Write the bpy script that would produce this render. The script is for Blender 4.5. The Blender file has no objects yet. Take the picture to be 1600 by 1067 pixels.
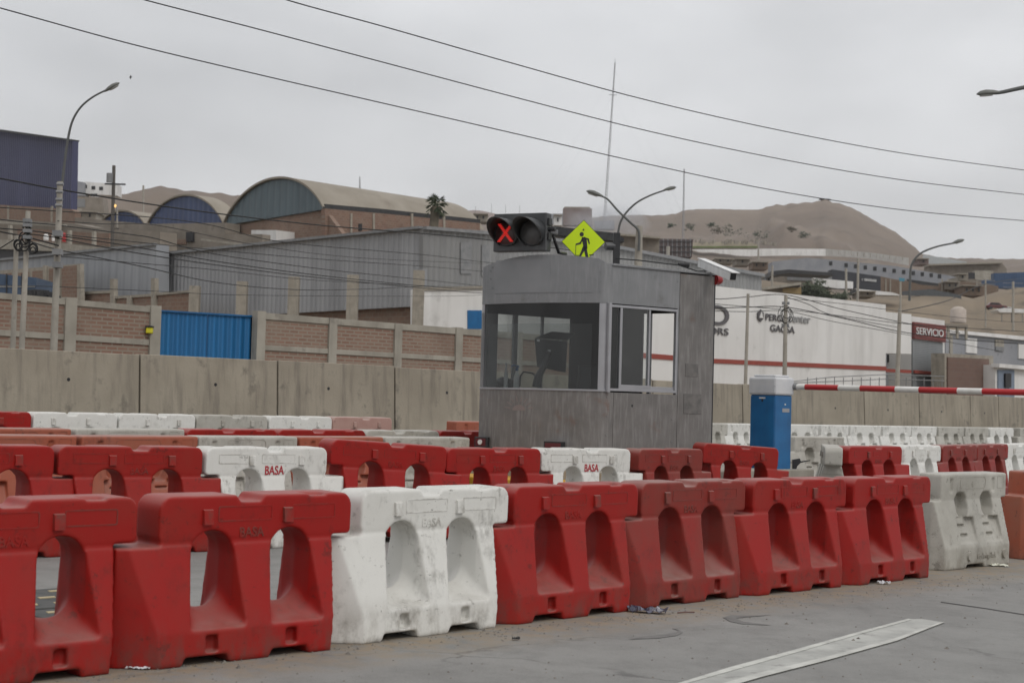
import bpy, bmesh, math, random
from mathutils import Vector, Matrix, noise
random.seed(7)
R=math.radians
S=bpy.context.scene; C=S.collection
# ------------------------------------------------------------------ camera, sky, sun, exposure
F=2500.0; HC=1.59; HZ=636.0; ROLL=math.atan(.027)
pitch=math.atan((HZ-533.5)/F)
fw=Vector((0,math.cos(pitch),math.sin(pitch))); rt0=Vector((1,0,0)); up0=rt0.cross(fw)
rt=rt0*math.cos(ROLL)+up0*math.sin(ROLL); up=rt.cross(fw)
cd=bpy.data.cameras.new('camera'); cam=bpy.data.objects.new('camera',cd); C.objects.link(cam)
cd.sensor_width=36; cd.lens=36*F/1600; cd.clip_end=6000; cd.clip_start=.1
m=Matrix((rt,up,-fw)).transposed().to_4x4(); m.translation=Vector((0,0,HC)); cam.matrix_world=m
cd.dof.use_dof=True; cd.dof.focus_distance=19; cd.dof.aperture_fstop=4.0
S.camera=cam
w=bpy.data.worlds.new('World'); S.world=w; w.use_nodes=True
nt=w.node_tree; nt.nodes.clear()
def N(nt,t,**k):
    n=nt.nodes.new(t)
    for a,b in k.items(): setattr(n,a,b)
    return n
def sky():
    L=nt.links.new
    out=N(nt,'ShaderNodeOutputWorld'); bg1=N(nt,'ShaderNodeBackground'); bg2=N(nt,'ShaderNodeBackground'); add=N(nt,'ShaderNodeAddShader')
    st=N(nt,'ShaderNodeTexSky',sky_type='NISHITA',sun_disc=False,sun_elevation=R(48),sun_rotation=R(138))
    st.dust_density=4; L(st.outputs[0],bg1.inputs[0]); bg1.inputs[1].default_value=.012
    tc=N(nt,'ShaderNodeTexCoord'); sp=N(nt,'ShaderNodeSeparateXYZ'); L(tc.outputs['Generated'],sp.inputs[0])
    ramp=N(nt,'ShaderNodeValToRGB'); L(sp.outputs[2],ramp.inputs[0])
    e=ramp.color_ramp.elements; e[0].position=0; e[0].color=(.585,.583,.588,1); e[1].position=1; e[1].color=(1.05,1.06,1.08,1)
    q=ramp.color_ramp.elements.new(.28); q.color=(.69,.695,.705,1)
    mp=N(nt,'ShaderNodeMapping'); mp.inputs['Scale'].default_value=(1.6,1.6,4.0); L(tc.outputs['Generated'],mp.inputs[0])
    no=N(nt,'ShaderNodeTexNoise'); no.inputs['Scale'].default_value=3.0; no.inputs['Detail'].default_value=4; no.inputs['Roughness'].default_value=.45; L(mp.outputs[0],no.inputs[0])
    mr=N(nt,'ShaderNodeMapRange'); mr.inputs[1].default_value=.3; mr.inputs[2].default_value=.7; mr.inputs[3].default_value=.82; mr.inputs[4].default_value=1.13; L(no.outputs[0],mr.inputs[0])
    mx=N(nt,'ShaderNodeVectorMath',operation='SCALE'); L(ramp.outputs[0],mx.inputs[0]); L(mr.outputs[0],mx.inputs['Scale'])
    L(mx.outputs[0],bg2.inputs[0]); bg2.inputs[1].default_value=1.0
    L(bg1.outputs[0],add.inputs[0]); L(bg2.outputs[0],add.inputs[1]); L(add.outputs[0],out.inputs[0])
sky()
sl=bpy.data.lights.new('sun','SUN'); sl.energy=.85; sl.angle=R(20); sl.color=(1,.97,.93)
so=bpy.data.objects.new('sun',sl); C.objects.link(so); so.rotation_euler=(R(42),0,R(42))
S.view_settings.view_transform='Standard'; S.view_settings.look='None'; S.view_settings.exposure=.0; S.view_settings.gamma=1
# ------------------------------------------------------------------ measuring frame (pixels of a 1600x1067 photograph -> points)
P0=Vector((-2.29,9.23,0)); D=Vector((.68839,.72534,0)); NN=Vector((-.72534,.68839,0)); Z=Vector((0,0,1)); CP=Vector((0,0,HC))
G=.025
def ray(x,y): return fw*F+rt*(x-800)-up*(y-533.5)
def PY(x,y,Y): r=ray(x,y); return CP+r*(Y/r.y)
def PN(x,y,n): r=ray(x,y); return CP+r*((n+NN.dot(P0)-NN.dot(CP))/NN.dot(r))
def PM(x,y,mm): r=ray(x,y); return CP+r*((mm+D.dot(P0)-D.dot(CP))/D.dot(r))
def nof(p): return NN.dot(p-P0)
def gz(p):
    n=nof(p); return G*min(max(n,-14),15.5)
def GP(x,y,t=0.):
    r=ray(x,y); s=(t-HC-G*NN.dot(P0))/(r.z-G*NN.dot(Vector((r.x,r.y,0)))); return CP+r*s
def AN(a,n): return P0+D*a+NN*n   # along-row and across-row coordinates
# ------------------------------------------------------------------ mesh builder
class MB:
    def __init__(s): s.v=[]; s.f=[]; s.m=[]; s.sm=[]
    def add(s,vs,fs,m=0,sm=False):
        o=len(s.v); s.v+= [tuple(v) for v in vs]; s.f+=[[i+o for i in f] for f in fs]; s.m+=[m]*len(fs); s.sm+=[sm]*len(fs); return s
    def hexa(s,p,m=0):   # 8 points: bottom 4 then top 4
        return s.add(p,[(3,2,1,0),(4,5,6,7),(0,1,5,4),(1,2,6,5),(2,3,7,6),(3,0,4,7)],m)
    def box(s,x0,x1,y0,y1,z0,z1,m=0,M=None):
        p=[Vector(q) for q in ((x0,y0,z0),(x1,y0,z0),(x1,y1,z0),(x0,y1,z0),(x0,y0,z1),(x1,y0,z1),(x1,y1,z1),(x0,y1,z1))]
        if M: p=[M@q for q in p]
        return s.hexa(p,m)
    def slab(s,a,b,z0,z1,th,m=0):   # upright slab from a to b (plan), thickness th to the left of a->b
        d=(b-a); d.z=0; d.normalize(); q=Vector((-d.y,d.x,0))*th
        A=Vector((a.x,a.y,0)); B=Vector((b.x,b.y,0))
        p=[A,B,B+q,A+q]; z1b=z1 if not isinstance(z1,tuple) else z1[1]; z1a=z1 if not isinstance(z1,tuple) else z1[0]
        zz=[z1a,z1b,z1b,z1a]
        return s.hexa([v+Z*z0 for v in p]+[v+Z*zz[i] for i,v in enumerate(p)],m)
    def prism(s,pts,vec,m=0,sm=False):
        k=len(pts); a=[Vector(p) for p in pts]; b=[p+vec for p in a]
        return s.add(a+b,[list(range(k))[::-1],[k+i for i in range(k)]]+[(i,(i+1)%k,(i+1)%k+k,i+k) for i in range(k)],m,sm)
    def tube(s,pts,r,n=8,m=0,sm=True,cap=True):
        pts=[Vector(p) for p in pts]; rs=r if isinstance(r,(list,tuple)) else [r]*len(pts)
        o=len(s.v); u=None; vs=[]
        for i,p in enumerate(pts):
            t=(pts[min(i+1,len(pts)-1)]-pts[max(i-1,0)]).normalized()
            if u is None: u=t.orthogonal().normalized()
            u=(u-t*u.dot(t)).normalized(); v=t.cross(u)
            vs+=[p+(u*math.cos(a)+v*math.sin(a))*rs[i] for a in [2*math.pi*k/n for k in range(n)]]
        fs=[(i*n+k,i*n+(k+1)%n,(i+1)*n+(k+1)%n,(i+1)*n+k) for i in range(len(pts)-1) for k in range(n)]
        s.add(vs,fs,m,sm)
        if cap: s.add(vs[:n],[list(range(n))[::-1]],m); s.add(vs[-n:],[list(range(n))],m)
        return s
    def loft(s,secs,m=0,sm=False):
        n=len(secs[0]); vs=[v for q in secs for v in q]
        fs=[(i*n+k,i*n+(k+1)%n,(i+1)*n+(k+1)%n,(i+1)*n+k) for i in range(len(secs)-1) for k in range(n)]
        return s.add(vs,fs+[list(range(n))[::-1],[(len(secs)-1)*n+k for k in range(n)]],m,sm)
    def mesh(s,name,mats):
        me=bpy.data.meshes.new(name); me.from_pydata(s.v,[],s.f)
        for q in (mats if isinstance(mats,(list,tuple)) else [mats]): me.materials.append(q)
        me.polygons.foreach_set('material_index',s.m); me.polygons.foreach_set('use_smooth',s.sm)
        bm=bmesh.new(); bm.from_mesh(me); bmesh.ops.recalc_face_normals(bm,faces=bm.faces); bm.to_mesh(me); bm.free()
        me.update(); return me
    def obj(s,name,mats,parent=None,bevel=0):
        o=bpy.data.objects.new(name,s.mesh(name,mats)); C.objects.link(o)
        if parent: o.parent=parent
        if bevel:
            b=o.modifiers.new('bevel','BEVEL'); b.width=bevel; b.segments=2; b.limit_method='ANGLE'
        return o
def tag(o,label=None,cat=None,group=None,kind=None):
    if label: o['label']=label
    if cat: o['category']=cat
    if group: o['group']=group
    if kind: o['kind']=kind
    return o
def empty(name,loc,label=None,cat=None,group=None,rz=0):
    o=bpy.data.objects.new(name,None); C.objects.link(o); o.location=loc; o.rotation_euler=(0,0,rz); o.empty_display_size=.2
    return tag(o,label,cat,group)
def local(parent,o):   # parts built in world coordinates: hang them under their thing without moving them
    o.parent=parent; bpy.context.view_layer.update(); o.matrix_parent_inverse=parent.matrix_world.inverted(); return o
def text_mesh(name,txt,size,ext,mt,xs=1.,spacing=1.):
    cu=bpy.data.curves.new(name,'FONT'); cu.body=txt; cu.size=size; cu.extrude=ext; cu.align_x='CENTER'; cu.align_y='CENTER'; cu.space_character=spacing
    cu.offset=size*.012 if ext<.02 else size*.004
    o=bpy.data.objects.new(name,cu); C.objects.link(o); bpy.context.view_layer.update()
    me=bpy.data.meshes.new_from_object(o.evaluated_get(bpy.context.evaluated_depsgraph_get())); bpy.data.objects.remove(o)
    me.transform(Matrix.Diagonal((xs,1,1,1))); me.materials.clear(); me.materials.append(mt); me.name=name; return me
def place_text(me,name,origin,xdir,parent,zdir=Z):
    xdir=xdir.normalized(); nz=xdir.cross(zdir).normalized()
    M=Matrix((xdir,zdir,nz)).transposed().to_4x4(); M.translation=origin
    o=bpy.data.objects.new(name,me); C.objects.link(o); o.matrix_world=M
    local(parent,o) if parent else None
    return o
# ------------------------------------------------------------------ materials
def newmat(name):
    m=bpy.data.materials.new(name); m.use_nodes=True; t=m.node_tree; return m,t,t.nodes['Principled BSDF']
def c4(c): return (c[0],c[1],c[2],1)
def mixc(t,f,a,b):
    x=N(t,'ShaderNodeMix',data_type='RGBA'); L=t.links.new
    if isinstance(f,float): x.inputs[0].default_value=f
    else: L(f,x.inputs[0])
    for i,v in ((6,a),(7,b)):
        if isinstance(v,tuple): x.inputs[i].default_value=c4(v)
        else: L(v,x.inputs[i])
    return x.outputs[2]
def rmp(t,src,a,b,lo=0.,hi=1.):
    x=N(t,'ShaderNodeMapRange'); x.inputs[1].default_value=a; x.inputs[2].default_value=b; x.inputs[3].default_value=lo; x.inputs[4].default_value=hi
    t.links.new(src,x.inputs[0]); return x.outputs[0]
def nz(t,vec,scale,detail=4,rough=.55,sc=None):
    if sc: mp=N(t,'ShaderNodeMapping'); mp.inputs['Scale'].default_value=sc; t.links.new(vec,mp.inputs[0]); vec=mp.outputs[0]
    x=N(t,'ShaderNodeTexNoise'); x.inputs['Scale'].default_value=scale; x.inputs['Detail'].default_value=detail; x.inputs['Roughness'].default_value=rough
    t.links.new(vec,x.inputs[0]); return x.outputs[0]
def coord(t,world=False):
    if world: return N(t,'ShaderNodeNewGeometry').outputs['Position']
    tc=N(t,'ShaderNodeTexCoord'); oi=N(t,'ShaderNodeObjectInfo'); a=N(t,'ShaderNodeVectorMath',operation='SCALE'); cx=N(t,'ShaderNodeCombineXYZ')
    for i in range(3): t.links.new(oi.outputs['Random'],cx.inputs[i])
    t.links.new(cx.outputs[0],a.inputs[0]); a.inputs['Scale'].default_value=40
    b=N(t,'ShaderNodeVectorMath',operation='ADD'); t.links.new(tc.outputs['Object'],b.inputs[0]); t.links.new(a.outputs[0],b.inputs[1]); return b.outputs[0]
def mul(t,a,b):
    x=N(t,'ShaderNodeMath',operation='MULTIPLY')
    for i,v in ((0,a),(1,b)):
        if isinstance(v,float): x.inputs[i].default_value=v
        else: t.links.new(v,x.inputs[i])
    return x.outputs[0]
def bump(t,b,src,strength,dist=.02):
    x=N(t,'ShaderNodeBump'); x.inputs['Strength'].default_value=strength; x.inputs['Distance'].default_value=dist; t.links.new(src,x.inputs['Height'])
    t.links.new(x.outputs[0],b.inputs['Normal'])
def M_(name,col,col2=None,rough=.7,metal=0.,scale=3.,world=False,stain=None,sa=(.58,.72),sscale=2.,streak=None,bmp=.0,bs=30.,ssc=None,lo=.35,hi=.65):
    m,t,b=newmat(name); v=coord(t,world); c=col
    if col2: c=mixc(t,rmp(t,nz(t,v,scale,5),lo,hi),col,col2)
    else: c=mixc(t,rmp(t,nz(t,v,scale,5),.3,.7),tuple(q*.9 for q in col),tuple(min(1,q*1.1) for q in col))
    if streak: c=mixc(t,mul(t,rmp(t,nz(t,v,streak[1],4,.6,(1,1,.12)),.48,.75),streak[2]),c,streak[0])
    if stain: c=mixc(t,mul(t,rmp(t,nz(t,v,sscale,6,.65,ssc),sa[0],sa[1]),.85),c,stain)
    t.links.new(c,b.inputs['Base Color']) if not isinstance(c,tuple) else None
    b.inputs['Roughness'].default_value=rough; b.inputs['Metallic'].default_value=metal
    if bmp: bump(t,b,nz(t,v,bs,4),bmp)
    return m
def plastic(name,col,fade,scuff,dusta=.6,fa=(.45,.75),scut=(.60,.66)):
    m,t,b=newmat(name); v=coord(t); g=N(t,'ShaderNodeNewGeometry')
    oi=N(t,'ShaderNodeObjectInfo')
    f=rmp(t,nz(t,v,2.2,5,.6),fa[0],fa[1]); c=mixc(t,f,col,fade)
    c=mixc(t,mul(t,rmp(t,oi.outputs['Random'],0.,1.),.3),c,fade)
    c=mixc(t,mul(t,rmp(t,nz(t,v,26,3,.6,(1,1,.06)),.52,.72),.28),c,fade)          # rain streaks
    c=mixc(t,mul(t,rmp(t,nz(t,v,7,6,.75),scut[0],scut[1]),.55),c,scuff)                # scuffs
    c=mixc(t,mul(t,rmp(t,nz(t,v,38,3,.7,(1,1,.5)),.68,.74),.7),c,scuff)
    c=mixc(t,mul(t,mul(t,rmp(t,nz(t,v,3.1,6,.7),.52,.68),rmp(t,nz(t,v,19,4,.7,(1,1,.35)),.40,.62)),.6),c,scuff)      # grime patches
    c=mixc(t,mul(t,rmp(t,nz(t,v,13,5,.8,(.4,1,1.8)),.655,.675),.75),c,tuple(q*.7 for q in scuff))              # rubbed tyre and paint marks
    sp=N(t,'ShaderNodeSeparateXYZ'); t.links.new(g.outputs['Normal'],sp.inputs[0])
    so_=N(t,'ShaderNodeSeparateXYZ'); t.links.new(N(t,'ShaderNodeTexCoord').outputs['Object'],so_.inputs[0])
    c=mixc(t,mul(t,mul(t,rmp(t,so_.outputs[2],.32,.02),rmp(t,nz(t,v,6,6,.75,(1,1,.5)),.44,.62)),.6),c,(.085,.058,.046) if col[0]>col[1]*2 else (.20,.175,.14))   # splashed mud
    dz=mul(t,rmp(t,sp.outputs[2],.25,.95),rmp(t,nz(t,v,5,5),.3,.6,.5,1.))
    c=mixc(t,mul(t,dz,dusta),c,(.30,.215,.19) if col[0]>col[1]*2 else (.36,.34,.30))                      # road dust lying on what faces up
    t.links.new(c,b.inputs['Base Color']); b.inputs['Roughness'].default_value=.52; b.inputs['Specular IOR Level'].default_value=.28
    bump(t,b,nz(t,v,60,3),.12,.006); return m
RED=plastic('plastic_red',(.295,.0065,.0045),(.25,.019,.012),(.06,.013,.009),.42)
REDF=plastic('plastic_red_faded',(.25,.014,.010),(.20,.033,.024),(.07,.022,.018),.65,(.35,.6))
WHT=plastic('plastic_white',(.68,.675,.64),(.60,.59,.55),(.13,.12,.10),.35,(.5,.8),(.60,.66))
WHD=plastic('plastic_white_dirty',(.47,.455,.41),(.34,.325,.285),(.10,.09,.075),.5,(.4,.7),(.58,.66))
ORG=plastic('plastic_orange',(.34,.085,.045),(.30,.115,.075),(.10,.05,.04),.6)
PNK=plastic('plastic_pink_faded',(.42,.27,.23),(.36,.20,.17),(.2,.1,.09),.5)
def road_mat():
    m,t,b=newmat('road_concrete'); v=coord(t,True)
    c=mixc(t,rmp(t,nz(t,v,.45,7,.65),.35,.65),(.175,.172,.162),(.235,.231,.218))
    c=mixc(t,mul(t,rmp(t,nz(t,v,2.3,7,.75),.47,.68),.6),c,(.125,.122,.115))
    c=mixc(t,mul(t,rmp(t,nz(t,v,120,2,.7),.56,.66),.5),c,(.08,.077,.07)); c=mixc(t,mul(t,rmp(t,nz(t,v,150,2,.7),.60,.68),.5),c,(.34,.33,.30))
    c=mixc(t,mul(t,rmp(t,nz(t,v,1.1,6,.7,(1,.3,1)),.58,.74),.5),c,(.09,.087,.083))
    vo=N(t,'ShaderNodeTexVoronoi',feature='DISTANCE_TO_EDGE'); wv=N(t,'ShaderNodeVectorMath',operation='ADD'); sc=N(t,'ShaderNodeVectorMath',operation='SCALE'); sc.inputs['Scale'].default_value=.7
    nn=N(t,'ShaderNodeTexNoise'); nn.inputs['Scale'].default_value=1.6; nn.inputs['Detail'].default_value=6; t.links.new(v,nn.inputs[0]); t.links.new(nn.outputs['Color'],sc.inputs[0]); t.links.new(v,wv.inputs[0]); t.links.new(sc.outputs[0],wv.inputs[1]); t.links.new(wv.outputs[0],vo.inputs[0]); vo.inputs['Scale'].default_value=.28
    c=mixc(t,mul(t,mul(t,rmp(t,vo.outputs['Distance'],.006,.0015),rmp(t,nz(t,v,.6,3),.45,.6)),.6),c,(.06,.057,.053))      # hairline cracks
    d=N(t,'ShaderNodeVectorMath',operation='DOT_PRODUCT'); d.inputs[1].default_value=tuple(NN); t.links.new(v,d.inputs[0])
    off=N(t,'ShaderNodeMath',operation='SUBTRACT'); off.inputs[1].default_value=NN.dot(P0); t.links.new(d.outputs['Value'],off.inputs[0])
    a=rmp(t,off.outputs[0],-.75,-.2); a2=rmp(t,off.outputs[0],.8,.3)
    band=mul(t,mul(t,a,a2),rmp(t,nz(t,v,5,6,.75),.38,.6)); c=mixc(t,mul(t,band,.9),c,(.25,.195,.13))     # swept sand along the barriers
    t.links.new(c,b.inputs['Base Color']); b.inputs['Roughness'].default_value=.82
    bump(t,b,nz(t,v,70,5,.7),.25,.01); return m
ROAD=road_mat()
CONC=M_('concrete_wall',(.255,.224,.175),(.325,.288,.228),.9,scale=1.1,stain=(.11,.098,.08),sa=(.57,.72),sscale=2.2,streak=((.14,.122,.10),6,.75),bmp=.2,bs=25)
CONP=M_('concrete_pillar',(.25,.225,.185),(.33,.30,.25),.9,scale=2,stain=(.13,.12,.10),streak=((.16,.15,.13),6,.5))
CONL=M_('concrete_pale',(.36,.335,.285),(.27,.25,.21),.9,scale=1.5,stain=(.18,.16,.14),streak=((.2,.18,.15),5,.5))
STEEL=M_('brushed_steel',(.185,.19,.195),(.225,.228,.233),.5,.25,2.2,stain=(.13,.125,.12),sa=(.6,.75),streak=((.30,.30,.305),26,.5))
STEELD=M_('stained_steel',(.145,.137,.13),(.19,.18,.172),.55,.2,3.,stain=(.16,.085,.06),sa=(.60,.76),sscale=2.2,streak=((.30,.29,.28),26,.6))
ALU=M_('aluminium',(.36,.36,.375),rough=.42,metal=.6)
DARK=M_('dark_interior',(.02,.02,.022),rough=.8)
BLK=M_('black_paint',(.012,.012,.014),(.03,.03,.03),.5)
BLKV=M_('visor_black',(.035,.037,.04),(.06,.062,.065),.45,streak=((.11,.11,.11),9,.4))
GREY=M_('grey_metal',(.16,.165,.17),(.22,.22,.22),.6)
YEL=M_('yellow_paint',(.62,.33,.02),(.5,.27,.03),.6,stain=(.12,.1,.05))
SIGNY=M_('sign_fluorescent',(.58,.78,.0),(.55,.74,.0),.45)
BLUE=M_('cabinet_blue',(.006,.095,.25),(.010,.125,.31),.4,streak=((.02,.05,.1),9,.3))
WPAINT=M_('white_paint',(.55,.55,.54),(.66,.66,.65),.6,streak=((.33,.32,.3),12,.4))
ARMR=M_('arm_red',(.42,.012,.015),(.36,.02,.02),.5); ARMW=M_('arm_white',(.68,.67,.64),(.55,.54,.5),.5,stain=(.25,.22,.2))
REDP=M_('red_letters',(.38,.02,.03),rough=.6)
POLE=M_('pole_concrete',(.27,.25,.215),(.36,.335,.29),.9,scale=2,stain=(.15,.13,.11))
LAMP=M_('lamp_housing',(.10,.105,.095),(.15,.155,.14),.55)
CABLE=M_('cable_black',(.015,.015,.015),rough=.7)
SAND=M_('hill_sand',(.195,.156,.123),(.145,.114,.090),1.,scale=.012,world=True,stain=(.115,.092,.074),sa=(.55,.70),sscale=.03,streak=((.15,.12,.10),.05,.8),bmp=.9,bs=.12)
DIRT=M_('slope_dirt',(.225,.178,.125),(.165,.132,.095),1.,scale=.05,world=True,stain=(.10,.082,.062),sa=(.55,.68),sscale=.12,bmp=.9,bs=.5)
PLAST=M_('white_plaster',(.70,.695,.68),(.62,.61,.59),.9,scale=.25,world=True,stain=(.42,.41,.39),sa=(.6,.75),sscale=.6,streak=((.40,.39,.37),.8,.5))
PLASG=M_('grey_plaster',(.23,.24,.26),(.28,.285,.30),.9,scale=.4,world=True,stain=(.16,.16,.17))
ROUGHC=M_('rough_concrete',(.19,.165,.135),(.25,.22,.185),.95,scale=.5,world=True,stain=(.12,.10,.08),sscale=.7)
WIN=M_('dark_opening',(.012,.012,.014),rough=.5)
REDB=M_('red_band',(.26,.055,.04),rough=.8); DKG=M_('charcoal_letters',(.10,.095,.10),rough=.8)
ROOFT=M_('fibre_roof',(.225,.198,.158),(.28,.25,.205),.95,scale=.3,world=True,stain=(.18,.15,.12),sscale=.2)
def dirv(t,v,d):
    x=N(t,'ShaderNodeVectorMath',operation='DOT_PRODUCT'); x.inputs[1].default_value=tuple(d); t.links.new(v,x.inputs[0]); return x.outputs['Value']
def corr(name,col,col2,d,period,bst=.8,rough=.55,sheet=1.0):
    m,t,b=newmat(name); v=coord(t,True); u=dirv(t,v,d)
    s=N(t,'ShaderNodeMath',operation='SINE'); t.links.new(mul(t,u,2*math.pi/period),s.inputs[0])
    fl=N(t,'ShaderNodeMath',operation='FLOOR'); t.links.new(mul(t,u,1/sheet),fl.inputs[0])
    wn=N(t,'ShaderNodeTexWhiteNoise',noise_dimensions='1D'); t.links.new(fl.outputs[0],wn.inputs['W'])
    c=mixc(t,rmp(t,wn.outputs['Value'],0.,1.),col,col2)
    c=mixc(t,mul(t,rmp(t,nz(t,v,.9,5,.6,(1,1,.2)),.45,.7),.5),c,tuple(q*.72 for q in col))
    c=mixc(t,mul(t,rmp(t,s.outputs[0],-.2,-1.),.30),c,tuple(q*.6 for q in col))     # darker tone in the grooves
    t.links.new(c,b.inputs['Base Color']); b.inputs['Roughness'].default_value=rough
    bump(t,b,s.outputs[0],bst,.04); return m
def bricks(name,d,bw=.30,bh=.12,c1=(.20,.10,.07),c2=(.155,.075,.055),mo=(.21,.17,.135),ms=.02):
    m,t,b=newmat(name); v=coord(t,True); cx=N(t,'ShaderNodeCombineXYZ'); sp=N(t,'ShaderNodeSeparateXYZ'); t.links.new(v,sp.inputs[0])
    t.links.new(dirv(t,v,d),cx.inputs[0]); t.links.new(sp.outputs[2],cx.inputs[1])
    br=N(t,'ShaderNodeTexBrick'); t.links.new(cx.outputs[0],br.inputs[0]); br.inputs['Scale'].default_value=1; br.inputs['Mortar Size'].default_value=ms
    br.inputs['Brick Width'].default_value=bw; br.inputs['Row Height'].default_value=bh; br.inputs['Bias'].default_value=-.1
    for k,q in (('Color1',c1),('Color2',c2),('Mortar',mo)): br.inputs[k].default_value=c4(q)
    c=mixc(t,mul(t,rmp(t,nz(t,v,1.3,6,.65),.42,.7),.55),br.outputs[0],mo)
    c=mixc(t,mul(t,rmp(t,nz(t,v,.5,5,.6),.55,.75),.5),c,tuple(q*.55 for q in c1))
    t.links.new(c,b.inputs['Base Color']); b.inputs['Roughness'].default_value=.95; bump(t,b,br.outputs['Fac'],-.3,.02); return m
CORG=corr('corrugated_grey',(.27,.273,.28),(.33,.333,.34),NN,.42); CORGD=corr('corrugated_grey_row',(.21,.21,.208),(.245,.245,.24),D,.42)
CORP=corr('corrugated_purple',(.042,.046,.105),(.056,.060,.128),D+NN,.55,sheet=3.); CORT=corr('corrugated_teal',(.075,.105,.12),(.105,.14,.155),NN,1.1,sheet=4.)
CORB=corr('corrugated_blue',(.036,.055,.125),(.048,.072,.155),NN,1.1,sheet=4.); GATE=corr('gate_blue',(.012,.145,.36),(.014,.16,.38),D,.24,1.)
BRK=bricks('brick_wall_mat',D,.26,.085,(.25,.145,.108),(.20,.112,.082),(.26,.215,.17),.018); BRKF=bricks('brick_far_row',D,.5,.25,(.21,.125,.09),(.17,.10,.075),(.22,.175,.14)); BRKM=bricks('brick_far_side',NN,.5,.25,(.21,.13,.095),(.17,.105,.08),(.22,.18,.14))
def glass(name,tint,a,rough=.05,dust=.0):
    m=bpy.data.materials.new(name); m.use_nodes=True; t=m.node_tree; t.nodes.clear(); L=t.links.new
    o=N(t,'ShaderNodeOutputMaterial'); tr=N(t,'ShaderNodeBsdfTransparent'); gl=N(t,'ShaderNodeBsdfGlossy'); mx=N(t,'ShaderNodeMixShader'); mx2=N(t,'ShaderNodeMixShader'); df=N(t,'ShaderNodeBsdfDiffuse')
    tr.inputs[0].default_value=c4(tint); gl.inputs['Roughness'].default_value=rough; lw=N(t,'ShaderNodeLayerWeight'); pw=N(t,'ShaderNodeMath',operation='POWER'); L(lw.outputs['Facing'],pw.inputs[0]); pw.inputs[1].default_value=4; fr=N(t,'ShaderNodeMath',operation='MULTIPLY_ADD'); L(pw.outputs[0],fr.inputs[0]); fr.inputs[1].default_value=.6; fr.inputs[2].default_value=.05
    L(fr.outputs[0],mx.inputs[0]); L(tr.outputs[0],mx.inputs[1]); L(gl.outputs[0],mx.inputs[2])
    df.inputs[0].default_value=(.35,.35,.34,1); v=coord(t); L(rmp(t,nz(t,v,2.5,5),.3,.75,a*.5,a*1.5),mx2.inputs[0]); L(mx.outputs[0],mx2.inputs[1]); L(df.outputs[0],mx2.inputs[2]); L(mx2.outputs[0],o.inputs[0]); return m
GLS=glass('booth_glass',(.6,.62,.62),.008); FROST=glass('dusty_pane',(.8,.82,.82),.025); GLC=glass('clear_glass',(.9,.92,.92),.03)
def emis(name,c,s):
    m,t,b=newmat(name); b.inputs['Base Color'].default_value=c4(c); b.inputs['Emission Color'].default_value=c4(c); b.inputs['Emission Strength'].default_value=s; return m
# ------------------------------------------------------------------ ground
def grid_sheet(name,na,nb,fa,mt,kind='structure'):
    b=MB(); vs=[fa(i/na,j/nb) for j in range(nb+1) for i in range(na+1)]
    b.add(vs,[(j*(na+1)+i,j*(na+1)+i+1,(j+1)*(na+1)+i+1,(j+1)*(na+1)+i) for j in range(nb) for i in range(na)],0,True)
    o=b.obj(name,mt); tag(o,kind=kind); return o
def roadf(u,v):
    p=AN(-60+u*220,-30+v*46.2); p.z=gz(p); return p
grid_sheet('road',60,33,roadf,ROAD)
def landf(u,v):
    p=AN(-600+u*2400,16.2+(v**2.2)*1800); p.z=G*15.5-.02+max(0,nof(p)-60)*.012; return p
grid_sheet('ground',40,40,landf,DIRT)
# ------------------------------------------------------------------ barriers
def finish(base,cuts,voxel,mt,name,it=6,union=()):
    col=[]
    def mk(b,n):
        o=bpy.data.objects.new(n,b.mesh(n,mt)); C.objects.link(o); col.append(o); return o
    o=mk(base,'tmp')
    for u in union:
        q=mk(u,'u'); md=o.modifiers.new('u','BOOLEAN'); md.operation='UNION'; md.object=q; md.solver='EXACT'
    for c in cuts:
        q=mk(c,'c'); md=o.modifiers.new('c','BOOLEAN'); md.operation='DIFFERENCE'; md.object=q; md.solver='EXACT'
    md=o.modifiers.new('r','REMESH'); md.mode='VOXEL'; md.voxel_size=voxel; md.use_smooth_shade=True
    md=o.modifiers.new('s','SMOOTH'); md.factor=.5; md.iterations=it
    bpy.context.view_layer.update()
    me=bpy.data.meshes.new_from_object(o.evaluated_get(bpy.context.evaluated_depsgraph_get())); me.name=name
    for q in col: bpy.data.objects.remove(q)
    me.materials.clear(); me.materials.append(mt)
    me.polygons.foreach_set('use_smooth',[True]*len(me.polygons)); return me
def plan(z,w,xl,xr,k=1.25,c=.09,lean=0.):
    xr+=lean*z/.7
    return [Vector(p) for p in ((xl,-c,z),(xl+(w-c)*k,-w,z),(xr,-w,z),(xr,w,z),(xl+(w-c)*k,w,z),(xl,c,z))]
def rrect(x0,x1,z0,z1,rt_,rb,y,n=6):
    pts=[]
    for cx,cz,r,a0 in ((x1-rt_,z1-rt_,rt_,0),(x0+rt_,z1-rt_,rt_,90),(x0+rb,z0+rb,rb,180),(x1-rb,z0+rb,rb,270)):
        for k in range(n+1): a=R(a0+90*k/n); pts.append(Vector((cx+r*math.cos(a),y,cz+r*math.sin(a))))
    return pts
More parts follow.
